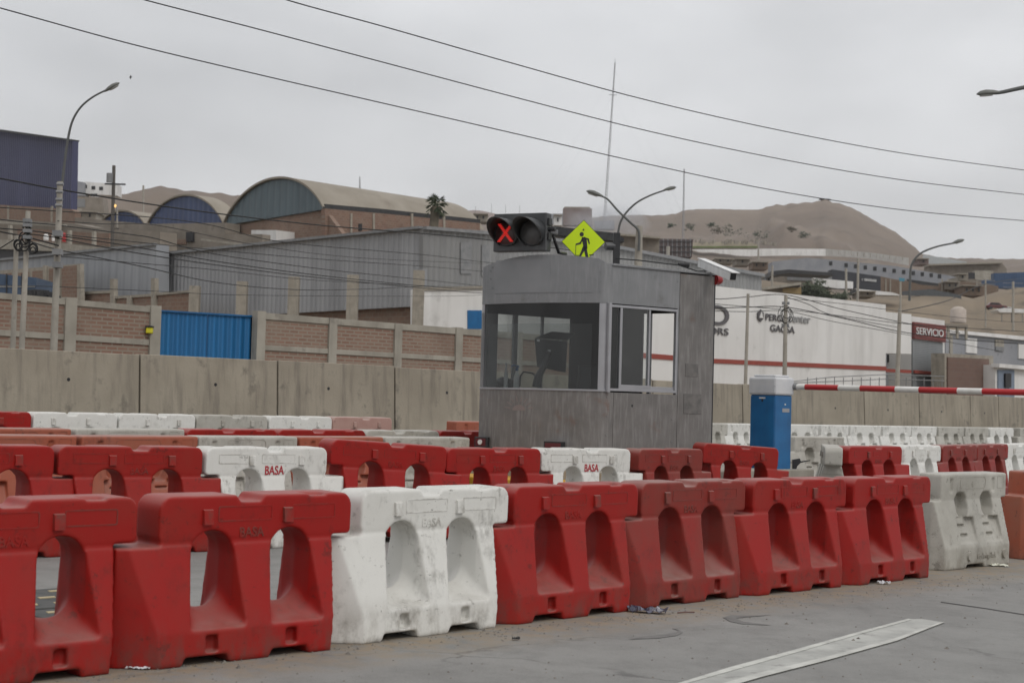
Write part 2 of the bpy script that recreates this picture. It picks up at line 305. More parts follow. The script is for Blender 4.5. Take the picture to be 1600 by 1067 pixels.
def barrier_round():
    base=MB().loft([plan(0,.272,-.83,.69),plan(.03,.275,-.83,.69,lean=.08),plan(.20,.262,-.83,.69,lean=.08),plan(.70,.138,-.82,.69,lean=.08)])
    head=MB().prism(rrect(-.55,.925,.73,1.0,.085,.03,-.132),Vector((0,.264,0)))
    neck=MB().box(-.54,.77,-.128,.128,.6,.80)
    cuts=[]
    for x0,x1,x1f in ((-.33,-.01,.03),(.265,.585,.635)):
        for s in (-1,1):
            secs=[]
            for y,a,b,zb,rb in ((.0,x0+.012,x1-.015,.31,.13),(.05,x0+.008,x1-.008,.29,.13),(.14,x0,x1,.235,.10),(.265,x0-.06,x1f,.205,.012),(.42,x0-.13,x1f+.06,.165,.012)):
                secs.append([Vector((p.x,s*(y-.001 if y==0 else y),p.z)) for p in rrect(a,b,zb,.785 if y<.2 else .80,(b-a)*.46,rb,0)])
            cuts.append(MB().loft(secs))
    for a,b in ((-.45,-.09),(.19,.52)):
        cuts.append(MB().prism([(a,-.4,-.02),(b,-.4,-.02),(b-.03,-.4,.05),(a+.03,-.4,.05)],Vector((0,.8,0))))
    for x in (-.23,.37):
        for s in (-1,1): cuts.append(MB().box(x-.045,x+.045,(.215 if s>0 else -.36),(.36 if s>0 else -.215),.07,.17))
    cuts.append(MB().prism([(-.02,-.2,1.03),(.24,-.2,1.03),(.185,-.2,.955),(.035,-.2,.955)],Vector((0,.4,0))))
    cuts.append(MB().box(.56,.72,-.09,-.01,.975,1.05)); cuts.append(MB().box(.56,.72,-.2,-.08,.985,1.05))
    me=finish(base,cuts,.0115,RED,'road_barrier',3,[head,neck]); return me
def barrier_square():
    base=MB().loft([plan(0,.262,-.81,.69,.55,.12),plan(.22,.262,-.81,.69,.55,.12),plan(.72,.135,-.80,.69,.3,.1)])
    head=MB().prism(rrect(-.64,.80,.73,1.0,.025,.02,-.135,3),Vector((0,.27,0)))
    neck=MB().box(-.63,.685,-.13,.13,.6,.80); cuts=[]
    for cx in (-.22,.34):
        for s in (-1,1):
            def Y(y): return y*s
            cuts.append(MB().prism([(cx-.17,Y(-.5),.27),(cx-.17,Y(-.232),.27),(cx-.17,Y(-.112),.535),(cx-.17,Y(-.5),.535)],Vector((.38,0,0))))
            o8=[(-.13,.60),(-.13,.74),(-.07,.80),(.07,.80),(.13,.74),(.13,.62),(.06,.51),(-.06,.51)]
            cuts.append(MB().loft([[Vector((cx+a*k,Y(y),.66+(z-.66)*k)) for a,z in o8] for y,k in ((-.02,.8),(-.13,1.),(-.4,1.3))]))
            for zc,yy in ((.345,-.20),(.445,-.155)):
                cuts.append(MB().box(cx-.08,cx+.08,min(Y(yy-.2),Y(yy+.045)),max(Y(yy-.2),Y(yy+.045)),zc-.014,zc+.014))
    for x in (-.42,.50):
        for s in (-1,1): cuts.append(MB().box(x-.035,x+.035,s*.14-.03,s*.14+.03,.80,.945))
    cuts.append(MB().prism([(-.30,-.4,-.02),(.15,-.4,-.02),(.10,-.4,.04),(-.25,-.4,.04)],Vector((0,.8,0))))
    return finish(base,cuts,.0115,WHD,'road_barrier',3,[head,neck])
ME_A=barrier_round(); ME_B=barrier_square()
lug=MB().add([(-.037,0,-.045),(.037,0,-.045),(.037,0,.05),(-.037,0,.05),(-.034,-.028,-.045),(.034,-.028,-.045),(.034,-.020,.042),(-.034,-.020,.042)],[(0,1,5,4),(1,2,6,5),(2,3,7,6),(3,0,4,7),(4,5,6,7),(3,2,1,0)]).mesh('lug',RED)
def outline(w,h,r,t=.0035):
    b=MB(); o=rrect(-w/2,w/2,-h/2,h/2,r,r,0,4); i=rrect(-w/2+t*2,w/2-t*2,-h/2+t*2,h/2-t*2,r,r,0,4); k=len(o)
    vs=o+i+[v+Vector((0,-t,0)) for v in o]+[v+Vector((0,-t,0)) for v in i]
    fs=[]
    for j in range(k):
        q=(j+1)%k; fs+=[(2*k+j,2*k+q,3*k+q,3*k+j),(j,q,2*k+q,2*k+j),(k+j,k+q,3*k+q,3*k+j)]
    return b.add(vs,fs).mesh('panel_rim',RED)
RIM1=outline(.41,.095,.012); RIM2=outline(.35,.095,.012); RIMB=outline(.56,.13,.05); RIMS=outline(.15,.14,.01)
TXT=text_mesh('lettering','BASA',.085,.003,RED,.95); TXTR=text_mesh('lettering','BASA',.125,.003,REDP,.78,1.04); TXTH=text_mesh('lettering','Hardening Block',.085,.006,WHD,.72)
BOSS=MB().tube([(0,0,0),(0,-.035,0)],[.055,.05],14).mesh('boss',WHD)
def setm(o,mt):
    if o.data.materials: o.material_slots[0].link='OBJECT'; o.material_slots[0].material=mt
def child(me,name,par,loc,mt,rot=(0,0,0)):
    o=bpy.data.objects.new(name,me); C.objects.link(o); o.parent=par; o.location=loc; o.rotation_euler=rot; setm(o,mt); return o
def barrier(kind,mt,c,yaw,label,group,flip=False,tilt=0.,sx=1.,dz=0.,text=None,detail=2,roll=0.):
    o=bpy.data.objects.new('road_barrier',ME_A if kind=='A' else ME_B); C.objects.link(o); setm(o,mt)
    yy=yaw+(math.pi if flip else 0); o.location=(c.x,c.y,gz(c)+dz); o.scale=(sx,1,1)
    gx=math.atan(G*NN.dot(D)); 
    nl=Matrix.Rotation(-yy,4,'Z')@Vector((-G*NN.x,-G*NN.y,1))   # stand square on the sloping deck
    q=Vector((0,0,1)).rotation_difference(nl.normalized()).to_matrix().to_4x4()
    o.rotation_euler=(Matrix.Rotation(yy,4,'Z')@q@Matrix.Rotation(-tilt if flip else tilt,4,'Y')@Matrix.Rotation(roll,4,'X')).to_euler()
    tag(o,label,'barrier',group)
    if detail:
        s=1 if flip else -1     # the face turned to the camera
        rz=math.pi if flip else 0
        if kind=='A':
            for x in (-.215,.395): child(lug,'lug',o,(x,s*.128,.868),mt,(0,0,rz))
            if detail>1:
                for x,me in ((.07,RIM1),(.61,RIM2)): child(me,'panel_rim',o,(x,s*.1312,.885),mt,(0,0,rz))
            if text: child(TXTR,'lettering',o,(.12,s*.134,.765),REDP,(R(90),0,rz))
            elif detail>1: child(TXT,'lettering',o,(.12,s*.133,.765),mt,(R(90),0,rz))
        elif detail>1:
            child(RIMB,'panel_rim',o,(.04,s*.134,.90),mt,(0,0,rz)); child(RIMS,'panel_rim',o,(.66,s*.134,.90),mt,(0,0,rz))
            if text:
                child(TXTH,'lettering',o,(.16,s*.262,.12),mt,(R(90),0,rz))
                for x in (-.22,.55): child(BOSS,'boss',o,(x,s*.25,.13),mt)
    return o
# front row: measured front-right foot corners
front=[((171,1053.),47,'A',RED,'red barrier cut off by the left edge of the photo, nearest of the front row'),
 ((517,1015.5),45.6,'A',RED,'largest fully visible red barrier in the front row, left of the white one'),
 ((775,980),48.2,'A',WHT,'scuffed white round-topped barrier in the front row between two red ones'),
 ((983,955),47,'A',RED,'bright red barrier in the front row right of the scuffed white one'),
 ((1155.4,933),47,'A',REDF,'dusty faded red front-row barrier with a dirty foot, next to the crumpled snack bag'),
 ((1315,917),45.2,'A',RED,'red front-row barrier in front of the blue boom cabinet'),
 ((1451,902),46.6,'A',RED,'last red barrier of the front row, left of the grimy square-topped white one'),
 ((1577,881),45.8,'B',WHD,'grimy white square-topped barrier with octagonal pockets near the right edge of the front row'),
 ((1700,866),46,'B',ORG,'rust-orange square-topped barrier cut off by the right edge of the photo')]
for (px,yaw,k,mt,lb) in front:
    p=GP(*px); y=R(yaw); d=Vector((math.cos(y),math.sin(y),0)); n=Vector((-d.y,d.x,0))
    c=p-d*.69+n*(.272 if k=='A' else .262)
    barrier(k,mt,c,y,lb,'plastic barriers of the front row',text='H' if mt is WHD else None)
def rowpt(x,y,n): q=PN(x,y,n); return Vector((q.x,q.y,0))
def rowbar(kind,mt,xl,xr,y,nl,nr,label,group,flip=False,tilt=0.,dz=0.,text=None,detail=2,roll=0.):
    a=rowpt(xl,y,nl); b=rowpt(xr,y,nr); d=b-a; L=d.length; yaw=math.atan2(d.y,d.x); d.normalize()
    off=.187 if kind=='A' else .08; c=(a+b)/2-d*(-off if flip else off); barrier(kind,mt,c,yaw,label,group,flip,tilt,max(.86,min(1.14,L/(1.49 if kind=='A' else 1.46))),dz,text,detail,roll)
g2='plastic barriers of the second row'; g3='plastic barriers of the third row'; g4='plastic barriers behind the third row'; g5='white barriers lined up along the concrete wall'
rowbar('A',RED,-190,77,693,5.3,5.22,'red second-row barrier cut off by the left edge of the photo',g2,True)
rowbar('A',RED,80,307,695,5.2,5.02,'red second-row barrier on the left side of the leftmost barrier with red letters',g2,True)
rowbar('A',WHT,309,499,697,5.0,4.98,'white barrier with red painted letters standing left of the booth',g2,True,text='R')
rowbar('A',RED,500,683,697,5.02,4.85,'tilted red barrier with its left end raised, right of the leftmost lettered white one',g2,True,R(2.7),.045)
rowbar('A',RED,684,832,699,4.85,4.78,'red second-row barrier standing in front of the left corner of the booth',g2,True)
rowbar('A',WHT,833,973,699,4.8,4.7,'white barrier with red painted letters directly in front of the booth',g2,True,text='R')
rowbar('A',REDF,982,1083,700,4.68,4.68,'short-looking red barrier in front of the right wall of the booth',g2,True)
rowbar('A',RED,1086,1197,697,4.9,4.55,'slightly tilted red barrier overlapping the left edge of the blue cabinet',g2,True,R(2.2),.04)
rowbar('A',RED,1310,1402,695,5.3,5.35,'red barrier right of the white barrier seen end-on beside the blue cabinet',g2,True)
rowbar('A',WHT,1400,1458,695,5.5,5.6,'white barrier between red ones behind the last red barrier of the front row',g2)
rowbar('A',REDF,1456,1516,694,5.6,5.85,'left of the two small red barriers side by side behind the grimy white one',g2)
rowbar('A',REDF,1514,1563,692.5,5.9,6.1,'right of the two small red barriers side by side, with a white sticker',g2)
rowbar('A',WHT,1561,1606,692,6.1,6.3,'white barrier at the right edge of the photo behind the orange one',g2)
q=rowpt(1302,705,4.75); q2=rowpt(1291,694,6.1); dd=q-q2
barrier('A',WHD,(q+q2)/2,math.atan2(dd.y,dd.x),'white barrier turned end-on beside the blue cabinet',g2,detail=1)
rowbar('B',ORG,-90,111,678,7.0,6.92,'orange-brown square-topped barrier at the left edge, behind the second row',g3)
rowbar('B',ORG,113,297,680.5,6.9,6.98,'orange-brown square-topped barrier left of the grimy white square one in the third row',g3)
rowbar('B',WHD,297,453,681,6.98,7.02,'grimy white square-topped barrier right behind the leftmost lettered one',g3)
rowbar('B',ORG,455,587,681.5,7.02,7.08,'orange-brown square-topped barrier behind the tilted red one',g3)
rowbar('B',WHD,588,722,682.5,7.1,7.1,'grimy white square-topped barrier ending beside the booth',g3)
rowbar('B',ORG,-60,102,668,8.35,8.4,'orange-brown barrier at the left edge, half hidden by the third row',g4)
rowbar('B',WHD,103,276,669,8.4,8.6,'dirty white barrier with only its top edge showing in front of the rounded white row',g4)
rowbar('A',RED,278,421,670.5,8.6,8.75,'red barrier top showing over the white square-topped third-row one, left of its red twin',g4)
rowbar('A',RED,421,559,671,8.75,8.85,'red barrier top showing right of its red twin over the third row',g4)
rowbar('A',WHD,560,676,671.5,8.85,8.9,'greyish white barrier top right of the two red tops',g4)
rowbar('A',RED,677,775,672,8.9,8.9,'red barrier top just left of the booth',g4)
g6='barriers of the farthest row left of the booth'
rowbar('A',RED,-95,42,642,13.2,13.3,'red barrier of the farthest row at the left edge of the photo',g6)
rowbar('A',WHT,43,175,643,13.3,13.4,'white barrier with open arches in the farthest row, left end',g6,detail=1)
rowbar('A',WHT,177,297,645,13.4,13.45,'dusty white rounded barrier below the first wall joint from the left',g6,True,detail=1)
rowbar('A',WHD,298,410,647.5,13.45,13.5,'dusty white rounded barrier below the middle of the second wall panel',g6,True,detail=1)
rowbar('A',WHT,411,510,649,13.5,13.6,'dusty white rounded barrier next to the pinkish one below the concrete wall',g6,True,detail=1)
rowbar('A',PNK,511,604,651,13.7,13.75,'faded pinkish white barrier below the concrete wall, end of its row',g6,True,detail=1)
rowbar('B',ORG,703,800,655,12.6,12.6,'orange barrier partly hidden by the left wall of the booth',g6)
far=[(1080,1129,'behind the right wall of the booth'),(1129,1171,'in the gap between booth and blue cabinet'),(1171,1212,'hidden for the most part by the blue cabinet'),(1212,1275,'emerging right of the blue cabinet'),(1275,1318,'second one right of the blue cabinet'),(1318,1371,'third one right of the blue cabinet'),(1371,1417,'fourth one right of the blue cabinet'),(1417,1456,'fifth one right of the blue cabinet'),
 (1457,1500,'stained darker, left of its stained neighbour'),(1501,1537,'stained darker, right of its stained neighbour'),(1538,1578,'clean, near the right end of the wall row'),(1582,1625,'cut off by the right edge of the photo')]
for i,(a,b,l) in enumerate(far):
    mt=WHT if i in (1,3,4,5,6,7,10) else WHD
    n=13.9+.09*i; rowbar('A' if i==10 else 'B',mt,a,b,661+.35*i,n,n+.09,'small white barrier along the concrete wall, '+l,g5,detail=1)
rowbar('B',WHD,1226,1312,681,8.2,8.2,'dirty white barrier with octagonal pockets behind the end-on one',g4)
# ------------------------------------------------------------------ concrete wall panels
jx=[-190,0,219,434,617,775,905,1020,1160,1350,1436,1516,1560,1640]
jx=[-210,219,434,617,772,905,1020,1160,1350,1436,1516,1560,1640]
def wy(x): return 541+(x)*(618-541)/1600.+ 6*math.sin(max(0,min(1,x/1600))*math.pi)
lab=['at the left edge of the photo','below the blue gate','between the second and third joints','ending at the booth','behind the left window of the booth','behind the booth','behind the right wall of the booth','behind the blue cabinet','under the boom arm, widest one','first narrow one under the boom arm','second narrow one under the boom arm','narrowest one near the right edge','at the right edge of the photo']
for i in range(len(jx)-1):
    a=PN(jx[i],wy(jx[i]),15.6); b=PN(jx[i+1],wy(jx[i+1]),15.6); g=(b-a).normalized()*.018
    a+=g; b-=g; zt=2.32+.012*((i*7)%3); back=NN*.32; z0=.3
    bb=MB(); A=Vector((a.x,a.y,0)); B=Vector((b.x,b.y,0)); fb=-NN*.10
    bb.hexa([A+Z*z0+fb,B+Z*z0+fb,B+back+Z*z0,A+back+Z*z0,A+Z*zt,B+Z*zt,B+back*.6+Z*zt,A+back*.6+Z*zt])
    o=bb.obj('concrete_wall',CONC,None,.012); tag(o,'tall beige concrete wall panel, '+lab[i],'concrete wall','concrete wall panels beyond the barriers')
    L=(B-A).length; k=max(1,int(L/2.2))
    for j in range(k):
        for zz in ((1.85,) if i<7 else (1.8,)):
            s=A+(B-A)*((j+.5+random.uniform(-.1,.1))/k)+Z*zz-NN*(.0+.10*(zt-zz)/(zt-z0))
            h=MB().tube([s-NN*.003,s+NN*.02],[.032,.032],8); local(o,h.obj('tie_hole',WIN))
# ------------------------------------------------------------------ island, booth
isl=MB(); T0=.80
def ip(a,n,z): p=AN(a,n); p.z=z; return p
aL=9.95; aM=10.65; aR=D.dot(PN(1251,744,5.4)-P0)
o=MB().hexa([ip(aM,5.16,.1),ip(aR,5.16,.1),ip(aR,8.3,.1),ip(aM,8.3,.1),ip(aM,5.16,T0-.01),ip(aR,5.16,T0-.01),ip(aR,8.3,T0-.01),ip(aM,8.3,T0-.01)]).obj('toll_island',CONL,None,.02)
tag(o,'raised concrete toll island carrying the booth and the blue cabinet','island')
nose=MB().prism([ip(aM-.002,5.14,.1),ip(aL+.15,5.14,.1),ip(aL,5.4,.1),ip(aL,7.6,.1),ip(aL+.15,7.9,.1),ip(aM-.002,7.9,.1)],Z*.56).obj('nose',YEL,None,.02); local(o,nose)
def tz(x,y,Y): return PY(x,y,Y).z
YB=21.5; Bc=PY(941,610,YB); Bc.z=0
rd=Vector((.805,.593,0)).normalized()
Cc=Bc+rd*2.05
for _ in range(3):
    pass
Ac=PY(750,600,22.55); Ac.z=0
Dc=Ac+rd*2.1
zR=tz(941,410,YB); zW1=tz(941,473,YB); zW0=tz(941,609,YB); zB=T0
fd=(Bc-Ac).normalized(); fo=Vector((fd.y,-fd.x,0)); ro=Vector((rd.y,-rd.x,0))
booth=empty('toll_booth',(Bc.x,Bc.y,zB),'boxy brushed steel toll booth with wide curved-corner windscreen and sliding side window','toll booth')
def part(mb,name,mt,bevel=0,parent=None): o=mb.obj(name,mt,None,bevel); return local(parent or booth,o)
# front outline: straight run with a soft bulge and a rounded right corner
def arc(n=22):
    pts=[]; L=(Bc-Ac).length
    for i in range(n+1):
        t=i/n; p=Ac+(Bc-Ac)*t*.955+fo*(.16*math.sin(math.pi*min(1,t*.97))); pts.append(p)
    s=pts[-1]; e=Bc+rd*.13; ctl=Bc+fo*.01
    for k in range(1,8):
        u=k/8; pts.append(s*(1-u)**2+ctl*2*u*(1-u)+e*u*u)
    pts.append(e); return pts
fr=arc()
def sheet(name,z0,z1,mt,pts,out=0.):
    vs=[]
    for i,p in enumerate(pts):
        t=(pts[min(i+1,len(pts)-1)]-pts[max(i-1,0)]).normalized(); q=Vector((t.y,-t.x,0)); vs+=[p+q*out+Z*z0,p+q*out+Z*z1]
    return part(MB().add(vs,[(2*i,2*i+2,2*i+3,2*i+1) for i in range(len(pts)-1)],0,True),name,mt)
def curtain(name,z0,z1f,mt,th=.05,pts=None,out=0.):
    pts=pts or fr; b=MB(); n=len(pts); vs=[]
    for i,p in enumerate(pts):
        t=(pts[min(i+1,n-1)]-pts[max(i-1,0)]).normalized(); q=Vector((t.y,-t.x,0)); z1=z1f(i/(n-1)) if callable(z1f) else z1f
        vs+=[p+q*out+Z*z0,p+q*out+Z*z1,p-q*(th-out)+Z*z1,p-q*(th-out)+Z*z0]
    fs=[]
    for i in range(n-1):
        for k in range(4): fs.append((i*4+k,i*4+(k+1)%4,(i+1)*4+(k+1)%4,(i+1)*4+k))
    fs+=[(0,1,2,3),(n*4-4,n*4-3,n*4-2,n*4-1)]
    o=part(b.add(vs,fs,0,False),name,mt)
    return o
arch=lambda t: zR-.02+.135*max(0,math.sin(math.pi*min(1,max(0,(t/.93)**.85))))
curtain('front_fascia',zW1,arch,STEEL)
curtain('front_apron',zB,zW0-.02,STEELD)
curtain('sill',zW0-.02,zW0+.004,ALU,.07,None,.012)
e=fr[-1]
def wallr(s0,s1,z0,z1,mt,name,out=0.,th=.05,bev=.003):
    a=e+rd*s0; b=e+rd*s1; a=a+ro*out; b=b+ro*out
    return part(MB().slab(a,b,z0,z1,th),name,mt,bev)
LR=(Cc-e).length
pxs=lambda x:(PY(x,600,1).x,)
def sat(x):   # distance along the right wall for a photo column
    r=ray(x,560); # intersect with plane through e, normal ro
    t=(ro.dot(e-CP))/(ro.dot(r)); return (CP+r*t-e).dot(rd)
sw0,sw1,sj=sat(947),sat(1057),sat(1060); sEnd=sat(1114); Cc=e+rd*(sEnd-.003)-ro*.002
zRr=lambda s: zR-.02-.03*s
wallr(0,sat(960)-.0025,zB,zW0-.03,STEELD,'wall_panel'); wallr(sat(960)+.0025,sj-.003,zB,zW0-.03,STEELD,'wall_panel')
wallr(sj+.003,sEnd,zB,zR-.05,STEELD,'wall_panel')
wallr(0,sj-.003,zW1-.0,zR-.03,STEEL,'wall_panel')
wallr(-.03,sw0,zW0-.03,zW1,ALU,'corner_post',-.004); wallr(sw1,sj-.003,zW0-.03,zW1,STEEL,'corner_post')
fa=[p for p in fr[-9:]]; 
curtain('corner_post',zW0,zW1,ALU,.05,fr[-8:],-.006)
curtain('corner_post',zW0,zW1,ALU,.05,[Ac,Ac+(fr[1]-Ac)*.55],-.004)
# side sliding window
wz0,wz1=zW0-.01,zW1-.015; t_=.035
win=wallr(sw0,sw1,wz0,wz0+t_,ALU,'sliding_window',.012,.07)
def wpart(s0,s1,z0,z1,name='frame',mt=ALU,out=.012,th=.05): o=wallr(s0,s1,z0,z1,mt,name,out,th,.002); M=o.matrix_world.copy(); o.parent=win; bpy.context.view_layer.update(); o.matrix_parent_inverse=win.matrix_world.inverted(); return o
wpart(sw0,sw1,wz1-t_,wz1); wpart(sw0,sw0+.03,wz0+t_,wz1-t_); wpart(sw1-.03,sw1,wz0+t_,wz1-t_)
s1=sat(969); wpart(s1-.02,s1+.022,wz0+t_,wz1-t_,'frame',ALU,.008)
wpart(s1+.02,sat(1018),wz0+t_,wz0+t_+.055,'frame',ALU,.004); wpart(sat(1018),sw1-.03,wz0+t_,wz0+t_+.045,'frame',ALU,-.01)
wpart(sat(1013),sat(1013)+.03,wz0+t_+.05,wz1-t_,'frame',ALU,.0)
wpart(sw0+.03,s1-.02,wz0+t_,wz1-t_,'pane',GLS,-.012,.006); wpart(s1+.022,sat(1013),wz0+t_+.05,wz1-t_,'pane',GLC,-.012,.006)
def fpt(x,y,out=.004):
    rr=ray(x,y); best=None
    for a,b in zip(fr,fr[1:]):
        d_=(b-a).normalized(); n_=Vector((d_.y,-d_.x,0)); t=n_.dot(a-CP)/n_.dot(rr); p=CP+rr*t; u=(p-a).dot(d_)
        if -.001<=u<=(b-a).length+.001: return p+n_*out
    return CP+rr*t
curtain('repair_patch',tz(820,456,21.9),tz(820,404,21.9),M_('steel_patch',(.205,.21,.215),(.24,.243,.25),.45,.3,2),.004,fr[3:15],.003)
curtain('seam',tz(820,456,21.9)-.012,tz(820,456,21.9),GREY,.004,fr[3:22],.004)
em=MB(); o_=(811,641)
pts_=[(o_[0]+10*math.cos(R(a)),o_[1]-9*math.sin(R(a))) for a in range(0,181,15)]
em.prism([fpt(*p) for p in pts_],-fo*.003)
for a in range(12,180,22):
    c_,s_=math.cos(R(a)),math.sin(R(a)); em.prism([fpt(o_[0]+r1*c_+k1*s_,o_[1]-r1*s_+k1*c_) for r1,k1 in ((14,-.9),(23,-.5),(23,.5),(14,.9))],-fo*.003)
part(em,'sun_emblem',M_('faded_emblem',(.235,.19,.18),(.21,.175,.165),.7))
for x,ys in ((770,(418,450)),(767,(424,436)),(938,(425,440,455)),(950,(620,650,680)),(1052,(620,655,690)),(1056,(420,440))):
    for y in ys:
        if x<942: p=fpt(x,y); part(MB().tube([p,p+fo*.006],.009,6),'rivet',GREY)
        else:
            s=sat(x); p=e+rd*s; p.z=tz(x,y,p.y); part(MB().tube([p,p+ro*.008],.009,6),'rivet',GREY)

# left and back walls with openings
def wseg(a,b,z0,z1,mt,name,th=.05): return part(MB().slab(a,b,z0,z1,th),name,mt)
def lat(P,dv,x,y=560):
    r=ray(x,y); nrm=Vector((dv.y,-dv.x,0)); t=nrm.dot(P-CP)/nrm.dot(r); return (CP+r*t-P).dot(dv)
la=(Dc-Ac).normalized(); LL=(Dc-Ac).length
l0,l1=lat(Ac,la,774),lat(Ac,la,889)
zo=zW0-.02
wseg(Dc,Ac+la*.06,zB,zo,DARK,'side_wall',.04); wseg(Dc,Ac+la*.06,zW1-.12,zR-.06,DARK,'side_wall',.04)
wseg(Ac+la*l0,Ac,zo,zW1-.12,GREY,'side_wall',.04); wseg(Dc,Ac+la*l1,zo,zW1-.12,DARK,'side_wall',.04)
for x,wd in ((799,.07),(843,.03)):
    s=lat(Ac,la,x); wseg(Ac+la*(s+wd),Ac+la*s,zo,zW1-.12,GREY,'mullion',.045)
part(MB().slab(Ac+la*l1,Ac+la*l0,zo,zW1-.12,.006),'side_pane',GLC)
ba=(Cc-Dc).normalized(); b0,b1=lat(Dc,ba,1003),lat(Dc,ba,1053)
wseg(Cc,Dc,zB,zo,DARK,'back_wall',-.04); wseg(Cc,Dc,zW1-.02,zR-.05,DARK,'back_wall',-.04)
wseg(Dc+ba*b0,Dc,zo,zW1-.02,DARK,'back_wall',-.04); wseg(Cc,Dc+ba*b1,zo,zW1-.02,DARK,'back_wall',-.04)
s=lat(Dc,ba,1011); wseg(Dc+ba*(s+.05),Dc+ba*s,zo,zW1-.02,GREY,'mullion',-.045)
# windscreen
sheet('windscreen',zW0,zW1,GLS,fr[0:24],-.02)
sheet('inner_screen',zW0,zW0+(zW1-zW0)*.76,FROST,fr[1:22],-.05)
# roof, floor, desk
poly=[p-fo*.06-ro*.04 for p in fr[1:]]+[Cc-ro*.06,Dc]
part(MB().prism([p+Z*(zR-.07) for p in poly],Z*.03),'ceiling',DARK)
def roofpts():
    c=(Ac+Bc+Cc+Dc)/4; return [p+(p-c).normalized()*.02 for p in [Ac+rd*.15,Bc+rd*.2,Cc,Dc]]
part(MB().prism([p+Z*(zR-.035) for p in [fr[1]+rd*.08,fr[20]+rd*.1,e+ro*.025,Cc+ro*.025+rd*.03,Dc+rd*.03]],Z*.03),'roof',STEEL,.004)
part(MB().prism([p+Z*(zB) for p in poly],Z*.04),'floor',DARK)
dk=[fr[1]-fo*.07,fr[21]-fo*.07,fr[21]-fo*.55,fr[1]-fo*.55]
part(MB().prism([p+Z*(zW0-.07) for p in dk],Z*.04),'desk',BLK)
# vents and plates on the right wall
def plate(x0,y0,x1,y1,mt,name,out=.006,th=.006):
    s0,s1=sat(x0),sat(x1); P=e+rd*((s0+s1)/2); Yp=P.y
    return wallr(s0,s1,tz(x0,y1,Yp),tz(x0,y0,Yp),mt,name,out,th,.001)
SQ=M_('oxidised_plate',(.13,.125,.12),(.19,.18,.17),.6,.4,9); plate(1071,568,1091,588,SQ,'vent'); plate(1069.5,615,1097,646,SQ,'access_plate')
pl=plate(988.5,632,990.5,636,WIN,'keyhole',.003,.01)
# reflector lamps at the foot
def fplate(x0,y0,x1,y1,mt,name,t,out=.03,th=.06):
    P=Ac+(Bc-Ac)*t+fo*(.16*math.sin(math.pi*min(1,t*.97))); Yp=P.y; a=PY(x0,y1,Yp); b=PY(x1,y1,Yp); z0=a.z; z1=PY(x0,y0,Yp).z
    a.z=b.z=0; k=(P-(a+b)/2); k=fo*k.dot(fo); dv=(b-a).length; a2=a+k; return MB().slab(a2+fo*out,a2+fd*dv*1.03+fo*out,z0,z1,th),a2,z0,z1,dv
DRED=M_('dark_red_lens',(.09,.012,.015),rough=.35)
for i,(x0,y0,x1,y1,t) in enumerate(((744,682,768,698,.03),(856,689,890,703,.62))):
    mb,a2,z0,z1,dv=fplate(x0,y0,x1,y1,None,'',t)
    lampo=mb.obj('marker_lamp',BLK,None,.004); tag(lampo,['small dark red lamp with round white lens low on the left booth corner','small black framed red marker lamp low on the middle of the booth front'][i],'marker lamp')
    local(lampo,MB().slab(a2+fd*.02+fo*.034,a2+fd*(dv-.03)+fo*.034,z0+.02,z1-.02,.01).obj('lens',DRED))
    if i==0: local(lampo,MB().tube([a2+fd*.10+fo*.03+Z*((z0+z1)/2),a2+fd*.10+fo*.048+Z*((z0+z1)/2)],.035,14).obj('round_lens',WPAINT))
# things inside
def inside(x,y,Y): return PY(x,y,Y)
mon=empty('monitor',PY(872,606,22.25),'back of a black computer monitor on a thick stand behind the windscreen','monitor')
def quadslab(pts,vec,mt,name,par,bev=.004): return local(par,MB().prism(pts,vec).obj(name,mt,None,bev))
mb=Vector((-.15,.98,0))*.05
quadslab([PY(836,529,22.3),PY(840,573,22.3),PY(884,582,22.2),PY(887,533,22.2)],mb,M_('monitor_back',(.022,.024,.026),rough=.5),'screen_housing',mon)
quadslab([PY(836,528.5,22.3),PY(887,532.5,22.2),PY(898,522,22.5),PY(862,519,22.6)],Z*.012,BLK,'top_edge',mon)
local(mon,MB().tube([PY(858,550,22.25),PY(850,572,22.2),PY(840,590,22.2),PY(838,605,22.2)],[.04,.045,.05,.06],8).obj('stand',BLK))
for x,y in ((841,532),(876,533),(880,539),(858,548)):
    p=PY(x,y,22.24); local(mon,MB().box(-.022,.022,-.004,.004,-.012,.012,0,Matrix.Translation(p)).obj('sticker',WPAINT))
bott=empty('spray_bottle',PY(807,605,22.6),'white spray bottle with blue trigger standing behind the windscreen','spray bottle')
b_=PY(807,607,22.6); zt=PY(807,573,22.6).z
local(bott,MB().tube([b_,b_+Z*.02,b_+Z*.16,b_+Z*.22,b_+Z*.25],[.045,.047,.045,.025,.018],14).obj('bottle_body',WPAINT))
local(bott,MB().tube([b_+Z*.25,b_+Z*.30],[.022,.02],10).obj('cap',BLUE))
local(bott,MB().tube([b_+Z*.31+Vector((.03,0,0)),b_+Z*.33+Vector((-.05,0,0)),b_+Z*.31+Vector((-.08,0,0))],[.015,.013,.012],8).obj('trigger',BLUE))
b_=PY(790,607,22.7)
o=MB().tube([b_,b_+Z*.2,b_+Z*.28,b_+Z*.31,b_+Z*.36],[.03,.03,.012,.012,.016],12).obj('small_bottle',WPAINT); tag(o,'small clear white bottle behind the dark bag in the booth','bottle')
bag=MB(); cc=PY(787,599,22.8)
bm=bmesh.new(); bmesh.ops.create_icosphere(bm,subdivisions=3,radius=1)
for v in bm.verts: v.co=Vector((v.co.x*.15,v.co.y*.09,v.co.z*.085))*(1+.25*noise.noise(v.co*2.3))+cc
